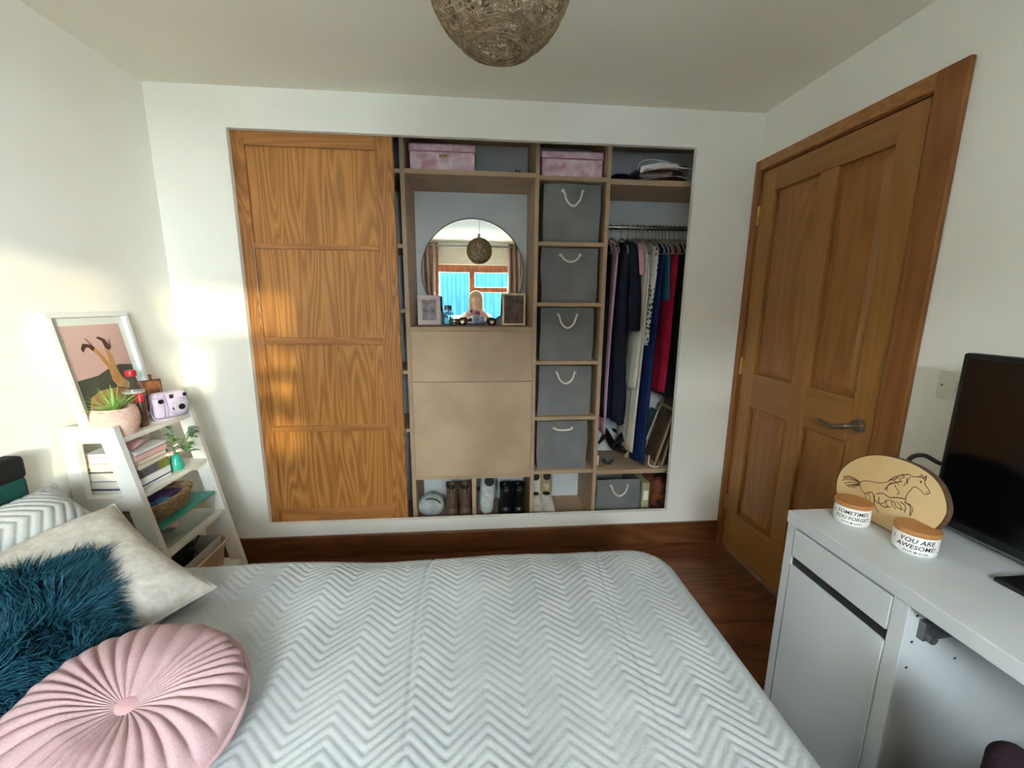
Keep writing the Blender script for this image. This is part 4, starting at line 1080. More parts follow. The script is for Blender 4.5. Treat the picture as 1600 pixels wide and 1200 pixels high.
part('cap', 'red_cap', b2, lambda bm: lathe(bm, [(0, .095), (.011, .095), (.011, .122), (.009, .125), (0, .125)], 18), True)
photo_frame('small_photo', 'dark framed snapshot standing behind the lilac camera', (.088, -.335, TZ), PI/2-.55, .088, .150, .006, 'photo_dark', 'photo_warm', 0, .006, cat='photo', lean=-.06)
photo_frame('small_photo', 'little reddish instant photo peeking above the dark snapshot', (.058, -.320, TZ+.0), PI/2-.45, .075, .172, .004, 'paper_white', 'photo_warm', .0, .003, cat='photo', lean=-.05)
# lilac instant camera
ic = thing('instant_camera', 'lilac instant camera standing on top of the ladder shelf', 'camera', (.160, -.345, TZ), (0, 0, -.50+PI/2))
def cbody(bm):
    bx(bm, (-.060, -.026, 0), (.060, .026, .105), .018, 4)
part('body', 'lilac_plastic', ic, cbody, True)
part('grip', 'lilac_plastic', ic, lambda bm: bx(bm, (-.066, -.034, .004), (-.026, -.006, .090), .013, 3), True)
part('faceplate_ridge', 'lilac_dark', ic, lambda bm: tube(bm, [(-.024, -.028, .006), (-.020, -.029, .05), (-.028, -.028, .098)], .003, 6), True)
ln_ = part('lens_barrel', 'lilac_plastic', ic, lambda bm: tube(bm, [(.018, -.018, .044), (.018, -.040, .044), (.018, -.043, .044)], [.036, .034, .031], 30), True)
part('lens_ring', 'lens_grey', ln_, lambda bm: tube(bm, [(.018, -.040, .044), (.018, -.052, .044)], [.024, .022], 26), True)
part('lens', 'black_plastic', ln_, lambda bm: tube(bm, [(.018, -.0515, .044), (.018, -.0535, .044)], .012, 22), True)
part('selfie_mirror', 'chrome', ln_, lambda bm: tube(bm, [(-.006, -.040, .04), (-.006, -.0445, .04)], .006, 14), True)
part('viewfinder', 'black_plastic', ic, lambda bm: bx(bm, (.040, -.0275, .080), (.054, -.024, .094), .002))
part('flash', 'chrome', ic, lambda bm: bx(bm, (-.010, -.0285, .078), (.006, -.024, .096), .002))
part('shutter_button', 'black_plastic', ic, lambda bm: tube(bm, [(-.044, -.033, .074), (-.044, -.0375, .074)], .009, 16), True)
part('wrist_strap', 'lilac_plastic', ic, lambda bm: tube(bm, curve_pts([(-.062, -.01, .07), (-.074, -.02, .04), (-.070, -.035, .008), (-.04, -.05, .0035), (-.01, -.056, .0035)], 6), .0025, 6), True)
env = thing('envelope', 'white folded paper hanging over the edge of the top ladder shelf', 'paper', (.17, -.40, .8855))
part('sheet', 'paper_white', env, lambda bm: bx(bm, (-.05, -.04, 0), (.014, .02, .0012))); part('fold', 'paper_white', env, lambda bm: prism(bm, [(.012, 0), (.022, -.012), (.0235, -.0115), (.014, .0012)], 1, -.035, .015))
# second shelf: books and magazines
z = .6805
stack = [(.040, 'book_white', 'thick white book with navy stripe at the bottom of the stack', 'book_navy'), (.034, 'book_charcoal', 'charcoal covered book with olive spine in the shelf stack', 'book_olive'),
         (.016, 'book_pages', 'worn paperback with faded pages above the charcoal book', None), (.014, 'book_pages', 'thin yellowed magazine in the upper part of the stack', None),
         (.022, 'book_pink', 'pink covered book in the upper part of the stack', None), (.012, 'book_white', 'thin white notebook on top of the pink book', None)]
for i, (h_, mt_, lb, acc) in enumerate(stack):
    t = thing('book', lb, 'book', (.128-.004*(i % 2), -.540+.004*((i*7) % 3), z), (0, 0, .03*((i % 3)-1)), 'books stacked on the ladder shelf')
    hx, hy = .082, (.082 if i < 2 else .076)
    part('pages', 'book_pages', t, lambda bm: bx(bm, (-hx+.003, -hy+.003, .0015), (hx-.002, hy-.003, h_-.0015)))
    for a, b in ((0, .0018), (h_-.0018, h_)): part('cover', mt_, t, lambda bm: bx(bm, (-hx, -hy, a), (hx, hy, b), .0005))
    part('spine', mt_, t, lambda bm: bx(bm, (hx-.0018, -hy, 0), (hx, hy, h_), .0005))
    if acc == 'book_navy': part('stripe', acc, t, lambda bm: bx(bm, (-hx, -hy-.0006, .010), (hx+.0006, hy, .015)))
    if acc == 'book_olive': part('spine_band', acc, t, lambda bm: bx(bm, (hx-.0015, hy*.35, -.0002), (hx+.0008, hy+.0005, h_+.0002)))
    z += h_+.0006
lf = thing('leaflet', 'pale pink leaflet curling on top of the book stack', 'leaflet', (.15, -.535, z), (0, .05, .1))
fast_grid('sheet', np.array([[(x, y, .012*math.sin((y+.06)*22)+.012) for y in np.linspace(-.06, .075, 16)] for x in np.linspace(-.05, .04, 4)]), 'book_pink', lf)
# vase with sprigs
va = thing('bud_vase', 'small teal glass vase with pale blossom and sage leaves on the ladder shelf', 'vase', (.198, -.408, .6805))
part('glass', 'teal_glass', va, lambda bm: lathe(bm, [(0, .002), (.022, 0), (.026, .010), (.025, .025), (.017, .050), (.0135, .058), (.0165, .068), (.0145, .068), (.0115, .058), (.015, .048), (.022, .022), (.02, .006), (0, .006)], 26), True)
rs = random.Random(11)
tips = []
for k in range(9):
    a = rs.uniform(0, 2*PI); sp2 = rs.uniform(.02, .07); zt2 = rs.uniform(.085, .165)
    tip = Vector((math.cos(a)*sp2*.6+.008, math.sin(a)*sp2+.012, zt2)); tips.append((tip, a))
    part('stem', 'leaf_green', va, lambda bm: tube(bm, curve_pts([(0, 0, .015), (.002, 0, .065), (tip.x*.6, tip.y*.6, zt2*.75), tuple(tip)], 4), .0013, 5), True)
def vleaf(c, a, el, L_, w_, mat):
    d = Vector((math.cos(a)*math.cos(el), math.sin(a)*math.cos(el), math.sin(el))); s_ = Vector((-math.sin(a), math.cos(a), .2)).normalized(); n_ = d.cross(s_)
    def f(bm):
        prev = None
        for i in range(7):
            t = i/6; ww = w_*math.sin(PI*min(.98, .08+t*.9))**.8; p = c+d*L_*t+n_*.006*math.sin(PI*t)
            A = [bm.verts.new(p-s_*ww), bm.verts.new(p-n_*.0025), bm.verts.new(p+s_*ww), bm.verts.new(p+n_*.0006-n_*.0020)]
            if prev:
                for q_ in range(4): bm.faces.new((prev[q_], prev[(q_+1) % 4], A[(q_+1) % 4], A[q_]))
            else: bm.faces.new(A[::-1])
            prev = A
        bm.faces.new(prev)
    part('leaf', mat, va, f, True)
for tip, a in tips:
    for q_ in range(3): vleaf(tip-Vector((0, 0, .012*q_)), a+rs.uniform(-1.5, 1.5), rs.uniform(-.2, .8), rs.uniform(.028, .045), rs.uniform(.009, .014), rs.choice(['leaf_sage', 'leaf_sage', 'leaf_green']))
for k in range(6):
    c = Vector((rs.uniform(-.005, .03), rs.uniform(-.055, .0), rs.uniform(.075, .125)))
    def petals(bm):
        for q_ in range(6):
            a = 2*PI*q_/6; tube(bm, [c, c+Vector((.008*math.cos(a), .008*math.sin(a), .004)), c+Vector((.012*math.cos(a), .012*math.sin(a), .001))], [.003, .0055, .002], 6)
    part('blossom', 'blossom', va, petals, True)
# third shelf: clear box, basket
cb = thing('storage_tub', 'clear plastic tub with teal lid on the third ladder shelf', 'tub', (.172, -.462, .4405))
def tub(bm):
    loft(bm, [[(-.105, -.148, 0), (.088, -.148, 0), (.088, .148, 0), (-.105, .148, 0)], [(-.108, -.155, .085), (.094, -.155, .085), (.094, .155, .085), (-.108, .155, .085)]], False)
    bm.faces.new([bm.verts.new(p) for p in ((-.105, -.148, .001), (.088, -.148, .001), (.088, .148, .001), (-.105, .148, .001))])
part('tub_wall', 'clear_plastic', cb, tub)
part('rim', 'clear_plastic', cb, lambda bm: tube(bm, [(-.108, -.155, .085), (.095, -.155, .085), (.095, .155, .085), (-.108, .155, .085)], .004, 6, True))
part('lid', 'lid_teal', cb, lambda bm: bx(bm, (-.108, -.156, .088), (.096, .156, .096), .003))
rs = random.Random(2)
for k in range(12):
    x, y = rs.uniform(-.07, .06), rs.uniform(-.12, .12); s_ = rs.uniform(.012, .024)
    part('contents', rs.choice(['toy_purple', 'print_pink', 'cloth_white', 'book_charcoal', 'lilac_dark']), cb, lambda bm: lump(bm, s_, s_*1.2, s_*.7, .004, k*1.7, 12, 8, .3), 'full')
bk = thing('seagrass_basket', 'woven seagrass basket of blue and purple bits on the teal-lidded tub', 'basket', (.160, -.500, .5370))
def wrap(bm):
    n = 44
    for j in range(8):
        v = j/7; hx, hy = .068+.020*v, .105+.020*v; P = []
        for i in range(n):
            a = 2*PI*i/n; c, s = math.cos(a), math.sin(a)
            o2 = .0035*(1 if (i+j) % 2 else -1)
            P.append(((hx+o2)*math.copysign(abs(c)**.55, c), (hy+o2)*math.copysign(abs(s)**.55, s), .006+.068*v))
        tube(bm, P, .0052, 6, True)
part('weave', 'seagrass', bk, wrap, True)
part('base', 'seagrass', bk, lambda bm: prism(bm, [(.066*math.copysign(abs(math.cos(a))**.55, math.cos(a)), .103*math.copysign(abs(math.sin(a))**.55, math.sin(a))) for a in np.linspace(0, 2*PI, 33)[:-1]], 2, .001, .008))
for k, (x, y, s_, mt_, lb) in enumerate(((.0, -.062, 1.25, 'toy_blue', 'large blue soft bundle at the near end of the seagrass basket'), (.034, .004, .8, 'toy_blue', 'small pale-blue soft bundle in the middle of the seagrass basket'),
                                   (-.034, .01, .8, 'toy_purple', 'small purple soft bundle at the wall side of the seagrass basket'), (.0, .068, 1.2, 'toy_purple', 'large purple soft bundle at the far end of the seagrass basket'))):
    tag(part('craft_bundle', mt_, None, lambda bm: lump(bm, .034*s_, .034*s_, .028, 0, k*2.3, 18, 10, .4), 'full', loc=(.160+x, -.500+y, .5460)), lb, 'craft bundle', 'bundles in the seagrass basket')
# fourth shelf: tray with a black camera
ty = thing('storage_tray', 'beige open plastic tray on the lowest ladder shelf', 'tray', (.205, -.455, .1905))
def trayf(bm):
    def ring(hx, hy, z_): return [(hx*math.copysign(abs(math.cos(a))**.4, math.cos(a)), hy*math.copysign(abs(math.sin(a))**.4, math.sin(a)), z_) for a in np.linspace(0, 2*PI, 33)[:-1]]
    loft(bm, [ring(.085, .135, 0), ring(.098, .150, .11), ring(.104, .157, .128), ring(.100, .153, .128), ring(.092, .144, .108), ring(.080, .128, .006)])
part('shell', 'tray_beige', ty, trayf, True)
part('rim', 'tray_rim', ty, lambda bm: tube(bm, [(.104*math.copysign(abs(math.cos(a))**.4, math.cos(a)), .157*math.copysign(abs(math.sin(a))**.4, math.sin(a)), .129) for a in np.linspace(0, 2*PI, 41)[:-1]], .004, 6, True), True)
gb = thing('grey_caddy', 'pale grey open box sitting inside the beige tray', 'box', (.200, -.44, .2010))
def caddy(bm):
    loft(bm, [[(sx_*(.070+.006*v), sy_*(.112+.006*v), z_) for sx_, sy_ in ((-1, -1), (1, -1), (1, 1), (-1, 1))] for v, z_ in ((0, 0), (1, .135), (.7, .135), (-.4, .005))])
part('walls', 'box_grey', gb, caddy)
bc = thing('film_camera', 'old black camera lying in the pale grey box', 'camera', (.205, -.46, .315), (0, .2, .25))
part('support_cloth', 'cloth_black', bc, lambda bm: lump(bm, .055, .085, .05, -.108, 3.3, 18, 10, .15), 'full')
part('camera_body', 'black_plastic', bc, lambda bm: bx(bm, (-.022, -.06, -.02), (.02, .06, .045), .006), True)
part('lens_barrel', 'black_plastic', bc, lambda bm: tube(bm, [(.018, .0, .012), (.045, .0, .012)], [.026, .024], 24), True)
part('lens_ring', 'chrome', bc, lambda bm: tube(bm, [(.045, .0245*math.cos(a), .012+.0245*math.sin(a)) for a in np.linspace(0, 2*PI, 25)[:-1]], .002, 6, True), True)
part('dial', 'chrome', bc, lambda bm: tube(bm, [(0, .04, .045), (0, .04, .054)], .012, 18), True)
part('strap', 'cloth_black', bc, lambda bm: tube(bm, curve_pts([(0, .062, .03), (.01, .085, .05), (.03, .06, .062), (.03, .0, .055)], 6), .003, 6), True)

# ------------------------------------------------------------------ desk
DX0, DX1, DYL, DYR, DT = 2.318, 2.800, -1.055, -2.105, .762
dk = thing('desk', 'white desk with drawer and cupboard on the right wall', 'desk', (2.56, -1.58, 0), (0, 0, 0))
def dp(nm, mat, lo, hi, bev=.0015, par=None):
    return boxpart(nm, mat, par or dk, (lo[0]-2.56, lo[1]+1.58, lo[2]), (hi[0]-2.56, hi[1]+1.58, hi[2]), bev)
dp('desktop', 'desk_white', (DX0, DYR, DT-.036), (DX1, DYL, DT), .002)
dp('side_panel', 'desk_white', (DX0+.004, DYL-.030, 0), (DX1-.02, DYL-.001, DT-.037)); dp('side_panel', 'desk_white', (DX0+.004, DYR+.001, 0), (DX1-.02, DYR+.036, DT-.037))
YP = -1.372
dp('cabinet_panel', 'desk_white', (DX0+.004, YP-.034, 0), (DX1-.02, YP, DT-.037))
dp('cabinet_base', 'desk_white', (DX0+.02, YP, .03), (DX1-.02, DYL-.030, .05)); dp('cabinet_back', 'desk_white', (DX1-.03, YP, .05), (DX1-.02, DYL-.030, DT-.037))
dp('back_panel', 'desk_white', (DX1-.035, DYR+.036, .38), (DX1-.02, YP-.034, DT-.037))
dr = dp('drawer', 'desk_white', (DX0+.002, YP+.002, .636), (DX0+.020, DYL-.033, DT-.043), .001)
dp('drawer_box', 'desk_white', (DX0+.020, YP+.012, .645), (DX1-.06, DYL-.043, DT-.07), 0, None)
dp('cabinet_door', 'desk_white', (DX0+.002, YP+.002, .012), (DX0+.020, DYL-.033, .606), .001)
dp('gap_shade', 'ink_black', (DX0+.010, YP+.001, .6065), (DX0+.016, DYL-.031, .6355), 0)  # black strip painting in the shade of the gap between drawer and door
def brk(bm):
    prism(bm, [(.0, 0), (.12, .02), (.12, .045), (.0, .045)], 1, 0, .022)
br = part('bracket', 'steel_grey', dk, lambda bm: prism(bm, [(2.352-2.56, .648), (2.60-2.56, .672), (2.60-2.56, .725), (2.352-2.56, .690)], 1, YP-.034-.014+1.58, YP-.034+1.58))
part('bracket_bolt', 'steel_grey', br, lambda bm: tube(bm, [(2.368-2.56, YP-.048+1.58, .655), (2.368-2.56, YP-.056+1.58, .655)], .010, 12))
for x, z_ in ((2.345, .70), (2.345, .635), (2.345, .57), (2.46, .585)):
    part('screw_hole', 'ink_black', dk, lambda bm: tube(bm, [(x-2.56, YP-.0345+1.58, z_), (x-2.56, YP-.0335+1.58, z_)], .0032, 10))

# television
tv = thing('television', 'black flat-screen television standing on the desk', 'television', (2.655, -1.525, DT))
part('bezel', 'black_plastic', tv, lambda bm: bx(bm, (-.012, -.365, .018), (.020, .365, .475), .006))
part('screen', 'screen_black', tv, lambda bm: bx(bm, (-.0135, -.352, .042), (-.011, .352, .462), .0005))
part('rear_housing', 'black_plastic', tv, lambda bm: bx(bm, (.020, -.26, .08), (.055, .26, .40), .012))
part('edge_highlight', 'steel_grey', tv, lambda bm: bx(bm, (-.0145, -.364, .0178), (-.012, .364, .0225)))  # lighter grey strip standing for the highlight along the bottom edge
part('stand_neck', 'black_plastic', tv, lambda bm: bx(bm, (.004, -.05, .008), (.03, .05, .10), .004))
part('stand_base', 'black_plastic', tv, lambda bm: bx(bm, (-.125, -.135, .0005), (.075, .135, .011), .003))

# wooden slice sign with burnt horse drawing
sg = thing('wood_slice_sign', 'oval wood slice with a burnt galloping horse drawing, standing on the desk', 'sign', (2.500, -1.150, DT+.0005), (0, .10, 0))
def Z2(zx, zy):
    base = 640+(zx-650)*.30
    return (-(zx-1122)*.00033, max(0, (base-zy))*.000325)
outl = [Z2(*p) for p in ((760, 673), (700, 560), (680, 440), (700, 340), (760, 260), (870, 195), (1000, 172), (1150, 190), (1300, 240), (1420, 312), (1500, 400), (1558, 520), (1568, 610), (1530, 720), (1420, 871))]
oc = [Vector((p[0], p[1], 0)) for p in outl]; sm_ = [(v.x, v.y) for v in curve_pts(oc, 5)]
part('bark_edge', 'bark', sg, lambda bm: prism(bm, sm_, 0, 0, .014))
ctr = (sum(p[0] for p in sm_)/len(sm_), sum(p[1] for p in sm_)/len(sm_))
ins = [(ctr[0]+(p[0]-ctr[0])*.975, max(.0012, ctr[1]+(p[1]-ctr[1])*.975)) for p in sm_]
fc = part('face', 'slice_wood', sg, lambda bm: prism(bm, ins, 0, -.0012, .012))
strokes = [[(905, 440), (850, 412), (790, 396), (740, 412)], [(905, 445), (840, 427), (765, 430), (735, 448)], [(905, 450), (830, 447), (762, 472)], [(905, 455), (842, 470), (785, 488)], [(908, 460), (872, 485), (845, 500)], [(905, 450), (880, 430), (800, 412), (748, 425)], [(900, 462), (850, 478), (812, 496)],
 [(905, 440), (930, 422), (985, 415), (1040, 420), (1090, 412), (1125, 398)], [(910, 460), (925, 495), (960, 525), (1000, 530)], [(985, 520), (1020, 512), (1050, 540), (1060, 580), (1075, 625), (1120, 680)], [(1000, 530), (1025, 570), (1010, 600)], [(970, 530), (1000, 585), (1030, 600)],
 [(1125, 398), (1140, 375), (1165, 352), (1205, 332), (1255, 315)], [(1255, 315), (1300, 330), (1338, 325), (1370, 342), (1388, 385), (1425, 428), (1422, 452), (1395, 456), (1362, 428), (1322, 410), (1302, 440), (1285, 490), (1290, 540)],
 [(1332, 330), (1346, 306), (1360, 335)], [(1365, 336), (1376, 312), (1382, 350)], [(1210, 315), (1232, 342), (1205, 365), (1225, 385)], [(1140, 372), (1172, 386), (1212, 410)], [(1118, 470), (1138, 425), (1170, 402), (1222, 380)], [(1250, 345), (1258, 380), (1245, 415)], [(1275, 335), (1262, 362), (1268, 395)], [(1190, 350), (1165, 375), (1130, 382)], [(1150, 400), (1130, 440), (1140, 480)], [(1180, 415), (1200, 445), (1230, 480), (1215, 495)],
 [(1345, 360), (1356, 362), (1352, 372)], [(1405, 440), (1412, 436)], [(1040, 535), (1080, 590), (1130, 590), (1160, 555), (1215, 560)], [(1090, 540), (1100, 590), (1150, 620), (1180, 610)], [(1215, 560), (1240, 600), (1290, 610)], [(1230, 555), (1270, 590), (1275, 620)], [(1255, 550), (1300, 580), (1305, 630)], [(1280, 545), (1330, 575), (1345, 645)], [(1310, 550), (1352, 590), (1350, 650)], [(1290, 540), (1300, 555), (1330, 560)], [(1150, 555), (1165, 600), (1200, 612)], [(1190, 555), (1205, 590), (1240, 618)], [(1060, 520), (1110, 505), (1170, 530), (1220, 520), (1285, 520)]]
for k, s_ in enumerate(strokes):
    P = [(-.0016, *Z2(*p)) for p in s_]
    if len(P) > 2: P = curve_pts(P, 5)
    part('burnt_stroke', 'burnt_line', fc, lambda bm: tube(bm, P, .0008 if k % 3 else .0011, 4))

# candle jars
def text_mesh(body, size, shear=0.):
    c = bpy.data.curves.new('txt', 'FONT'); c.body = body; c.size = size; c.align_x = 'CENTER'; c.shear = shear; c.resolution_u = 2; c.offset = size*.012
    o = bpy.data.objects.new('txt', c); COL.objects.link(o)
    bpy.context.view_layer.update()
    me = bpy.data.meshes.new_from_object(o.evaluated_get(bpy.context.evaluated_depsgraph_get()))
    V = [tuple(v.co) for v in me.vertices]; F = [tuple(p.vertices) for p in me.polygons]
    bpy.data.objects.remove(o); bpy.data.curves.remove(c); bpy.data.meshes.remove(me)
    return V, F
def jar(label, x, y, lines, r, ang, tail):
    t = thing('candle_jar', label, 'candle jar', (x, y, DT+.0005), (0, 0, ang))
    part('cup', 'ceramic_white', t, lambda bm: lathe(bm, [(0, 0), (r*.90, 0), (r*.97, .003), (r, .010), (r, .050), (r*.985, .051), (0, .051)], 40), True)
    part('lid', 'lid_wood', t, lambda bm: lathe(bm, [(0, .0508), (r*1.03, .0508), (r*1.04, .053), (r*1.04, .060), (r*1.02, .0625), (0, .0628)], 40), True)
    for body, size, zc in lines:
        V, F = text_mesh(body, size, .18); bm = bmesh.new()
        vv = []
        for (a, b, _) in V:
            an = -PI/2+a/r; vv.append(bm.verts.new(((r+.0004)*math.cos(an), (r+.0004)*math.sin(an), zc+b)))
        for f in F:
            try: bm.faces.new([vv[i] for i in f])
            except Exception: pass
        obj('lettering', bm, 'ink_black', t)
    def deco(bm):
        for k in range(tail):
            a0_ = -PI/2+(k-(tail-1)/2)*.23
            if k == tail//2:
                P = [(a0_+.0023/r*16*math.sin(s)**3/16*1.3, .0105+.0026*(13*math.cos(s)-5*math.cos(2*s)-2*math.cos(3*s)-math.cos(4*s))/16) for s in np.linspace(0, 2*PI, 17)[:-1]]
                bm.faces.new([bm.verts.new(((r+.0005)*math.cos(a), (r+.0005)*math.sin(a), z_)) for a, z_ in P])
            else:
                tube(bm, [((r+.0002)*math.cos(a0_+d), (r+.0002)*math.sin(a0_+d), .0105+.0018*math.sin(d*50)) for d in np.linspace(-.10, .10, 9)], .0006, 4)
    part('ornament', 'ink_black', t, deco)
    for s in (-1, 1):
        for zz_ in (.037, .032) if s < 0 else (.017,):
            a0_ = -PI/2+s*1.12
            part('sparkle', 'ink_black', t, lambda bm: [tube(bm, [((r+.0003)*math.cos(a0_-.04*math.cos(q_)), (r+.0003)*math.sin(a0_-.04*math.cos(q_)), zz_-.0016*math.sin(q_)), ((r+.0003)*math.cos(a0_+.04*math.cos(q_)), (r+.0003)*math.sin(a0_+.04*math.cos(q_)), zz_+.0016*math.sin(q_))], .0005, 4) for q_ in (0, 1.05, 2.1)])
    return t
jar('white candle jar lettered SOMETIMES YOU FORGET with a wooden lid', 2.445, -1.128, [('SOMETIMES', .0140, .0335), ('YOU FORGET', .0130, .0185)], .041, -.75, 5)
jar('white candle jar lettered YOU ARE AWESOME with a wooden lid', 2.478, -1.268, [('YOU ARE', .0160, .0335), ('AWESOME!', .0150, .0185)], .0425, -.80, 5)
cbl = tag(part('black_cable', 'black_plastic', None, lambda bm: tube(bm, curve_pts([(2.62, -1.10, DT+.006), (2.66, -1.06, DT+.05), (2.68, -1.05, DT+.14), (2.70, -1.07, DT+.165), (2.71, -1.11, DT+.155), (2.70, -1.15, DT+.175)], 6), .006, 8), True), 'black cable looping up behind the wood slice sign', 'cable')

# wall switch
sw = thing('wall_switch', 'cream wall switch plate beside the television', 'switch', (W-.0005, -1.030, 1.122))
part('back_box', 'switch_plastic', sw, lambda bm: bx(bm, (-.014, -.042, -.042), (0, .042, .042), .004)); part('rocker', 'switch_plastic', sw, lambda bm: bx(bm, (-.019, -.012, -.016), (-.012, .012, .016), .002))
part('screw', 'steel_grey', sw, lambda bm: tube(bm, [(-.013, .028, 0), (-.0155, .028, 0)], .0035, 10))

# desk chair, its padded back peeping in at the corner
ch = thing('desk_chair', 'dark plum padded chair back at the desk, bottom right corner', 'chair', (2.29, -1.86, 0))
part('backrest', 'chair_plum', ch, lambda bm: bx(bm, (-.11, -.22, .38), (-.05, .22, .70), .028, 4), True)
part('seat', 'chair_plum', ch, lambda bm: bx(bm, (-.08, -.21, .40), (.30, .21, .46), .02, 3), True)
for x in (-.06, .27):
    for y in (-.18, .18): part('leg', 'sole_dark', ch, lambda bm: tube(bm, [(x, y, 0), (x, y, .41)], [.012, .016], 10), True)

# ------------------------------------------------------------------ pendant lamp
LX, LY, LZ, LR = 1.452, -1.300, 1.890, .122
lm = thing('pendant_lamp', 'round woven twine pendant lamp hanging from the ceiling', 'lamp', (LX, LY, H))
cz = LZ-H
def twine(bm):
    r = random.Random(4)
    for k in range(190):
        ax = Vector((r.gauss(0, 1), r.gauss(0, 1), r.gauss(0, .8))).normalized(); a = ax.orthogonal().normalized(); b = ax.cross(a)
        off = r.uniform(-.35, .35)*LR if k % 3 else r.uniform(-.8, .8)*LR
        rr_ = math.sqrt(LR*LR-off*off)*r.uniform(.985, 1.006); n = 26; p0_ = r.uniform(0, 6)
        P = [Vector((0, 0, cz))+ax*(off+.003*math.sin(3*t+p0_))+(a*math.cos(t)+b*math.sin(t))*rr_ for t in np.linspace(0, 2*PI, n+1)[:-1]]
        P = [p for p in P]
        tube(bm, P, r.uniform(.0007, .0012), 3, True)
    for k in range(26):
        z_ = -LR*r.uniform(.80, .97); rr_ = math.sqrt(LR*LR-z_*z_); tl = r.uniform(-.08, .08)
        tube(bm, [Vector((rr_*math.cos(t), rr_*math.sin(t), cz+z_+tl*rr_*math.cos(t+k))) for t in np.linspace(0, 2*PI, 27)[:-1]], .001, 3, True)
part('twine_shade', 'twine', lm, twine)
part('ceiling_rose', 'cord_white', lm, lambda bm: lathe(bm, [(0, 0), (.042, 0), (.04, -.018), (.022, -.030), (.008, -.034), (0, -.034)], 24), True)
part('cord', 'cord_white', lm, lambda bm: tube(bm, [(0, 0, -.03), (0, 0, cz+LR-.01)], .0028, 8), True)
part('lamp_holder', 'cord_white', lm, lambda bm: tube(bm, [(0, 0, cz+LR+.035), (0, 0, cz+LR-.035)], [.014, .018], 16), True)
part('bulb', 'bulb_white', lm, lambda bm: lathe(bm, [(0, cz+.012), (.012, cz+.014), (.026, cz+.035), (.029, cz+.05), (.022, cz+.075), (.013, cz+LR-.035)], 20), True)

# ------------------------------------------------------------------ the photographer, seen small in the mirror
pe = thing('person', 'person in a pale top and jeans holding up a phone, seen in the mirror', 'person', (1.42, -2.68, -.0))
pe.scale = (.975, .975, .975)
def skin_mesh(name, mat, V, E, rads, root=0, sub=2):
    me = bpy.data.meshes.new(name); me.from_pydata(V, E, []); me.materials.append(M(mat))
    o = bpy.data.objects.new(name, me); COL.objects.link(o); o.parent = pe
    o.modifiers.new('skin', 'SKIN'); 
    if not me.skin_vertices: return o
    for i, r in enumerate(rads):
        sv = me.skin_vertices[0].data[i]; sv.radius = (r, r) if not hasattr(r, '__len__') else r; sv.use_root = (i == root)
    s = o.modifiers.new('sub', 'SUBSURF'); s.levels = sub; s.render_levels = sub
    for p in me.polygons: p.use_smooth = True
    o.modifiers['skin'].use_smooth_shade = True
    return o
V, E, Rr = [], [], []
def add(p, r, link=None):
    V.append(p); Rr.append(r)
    if link is not None: E.append((link, len(V)-1))
    return len(V)-1
pel = add((0, 0, .86), (.125, .095)); spn = add((0, 0, 1.02), (.105, .08), pel); che = add((0, .005, 1.20), (.13, .085), spn); nk0 = add((0, .0, 1.31), .055, che)
nk = add((0, .012, 1.37), .043, nk0); jaw = add((0, .028, 1.425), .058, nk); hd1 = add((0, .022, 1.49), .078, jaw); hd2 = add((0, .012, 1.55), .062, hd1)
for s in (-1, 1):
    sh_ = add((s*.155, -.005, 1.285), .045, che); el_ = add((s*.215, .17, 1.16), .036, sh_); wr_ = add((s*.125, .42, 1.285), .024, el_); pm = add((s*.098, .492, 1.322), (.022, .032), wr_)
    for k in range(4):
        zf = 1.345-.018*k; a_ = add((s*.096, .528, zf), .0095, pm); b_ = add((s*.086, .556, zf), .0085, a_); add((s*.062, .566-.002*k, zf), .0075, b_)
    t_ = add((s*.085, .500, 1.302), .011, pm); add((s*.062, .524, 1.318), .009, t_)
    hp = add((s*.085, 0, .80), .085, pel); kn = add((s*.095, .02, .45), .055, hp); an_ = add((s*.095, -.01, .09), .035, kn); add((s*.10, .10, .035), .032, an_)
skin_mesh('body', 'skin', V, E, Rr)
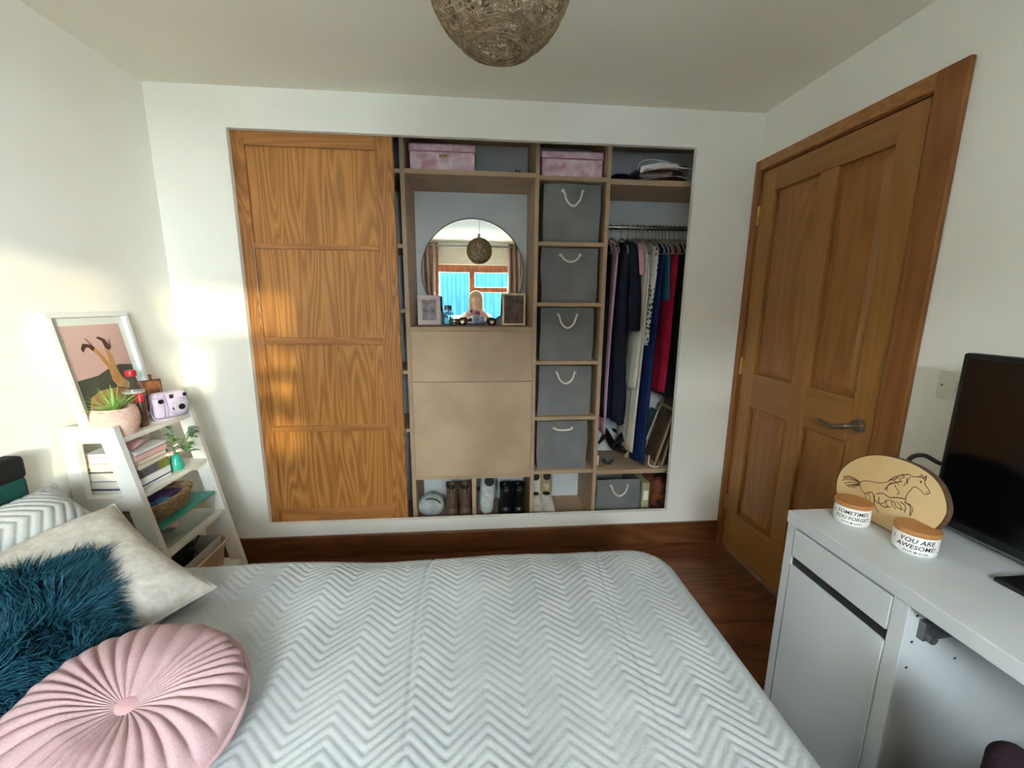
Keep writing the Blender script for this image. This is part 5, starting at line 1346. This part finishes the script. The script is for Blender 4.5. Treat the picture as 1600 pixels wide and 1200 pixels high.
# face
for s in (-1, 1):
    part('eye', 'ceramic_white', pe, lambda bm: lathe(bm, [(0, -.008), (.007, -.004), (.009, 0), (.007, .004), (0, .008)], 12, (s*.03, .094, 1.492)), True)
    part('ear', 'skin', pe, lambda bm: lathe(bm, [(0, -.026), (.009, -.018), (.011, 0), (.009, .02), (0, .026)], 10, (s*.079, .012, 1.478)), True)
part('nose', 'skin', pe, lambda bm: tube(bm, [(0, .090, 1.50), (0, .104, 1.475), (0, .107, 1.462), (0, .092, 1.455)], [.006, .009, .012, .007], 8), True)
part('mouth', 'pink_edge', pe, lambda bm: tube(bm, [(-.02, .080, 1.436), (-.008, .087, 1.439), (.008, .087, 1.439), (.02, .080, 1.436)], [.002, .005, .005, .002], 8), True)
def hairf(bm):
    rings = []
    for j in range(15):
        v = j/14; th_ = min(PI/2, .1+v*3.2); z_ = 1.535+.09*math.cos(th_)-max(0, v-.46)*.42; R = []
        for i in range(28):
            a = 2*PI*i/28; rx = .094*math.sin(th_)+.004*math.sin(9*a)*v; ry = .106*math.sin(th_)
            y_ = ry*math.sin(a)
            if v > .22: y_ = min(y_, .03+.03*abs(math.cos(a)))
            R.append((rx*math.cos(a)*(1+.05*v), y_, z_))
        rings.append(R)
    loft(bm, rings)
part('hair', 'hair_blond', pe, hairf, 'full')
V, E, Rr = [], [], []
a_ = add((0, 0, .80), (.15, .115)); b_ = add((0, 0, 1.0), (.125, .10), a_); c_ = add((0, .005, 1.20), (.148, .10), b_); add((0, 0, 1.305), .062, c_)
for s in (-1, 1):
    sh_ = add((s*.158, -.005, 1.285), .058, c_); el_ = add((s*.215, .17, 1.16), .047, sh_); add((s*.135, .395, 1.270), .034, el_)
skin_mesh('top', 'shirt_pale', V, E, Rr)
V, E, Rr = [], [], []
a_ = add((0, 0, .87), (.135, .105))
for s in (-1, 1):
    hp = add((s*.088, 0, .77), .097, a_); kn = add((s*.095, .02, .45), .066, hp); add((s*.095, -.008, .10), .052, kn)
skin_mesh('trousers', 'trouser_denim', V, E, Rr)
phn = thing('mobile_phone', 'pink-cased phone held up by the person, seen in the mirror', 'phone', (1.41, -2.150, 1.300))
part('case', 'phone_pink', phn, lambda bm: bx(bm, (-.075, -.005, -.036), (.075, .004, .036), .004), True)
part('screen', 'screen_black', phn, lambda bm: bx(bm, (-.072, -.0058, -.033), (.072, -.0048, .033)))
part('camera_bump', 'black_plastic', phn, lambda bm: bx(bm, (-.068, .003, .0), (-.034, .0062, .032), .002))
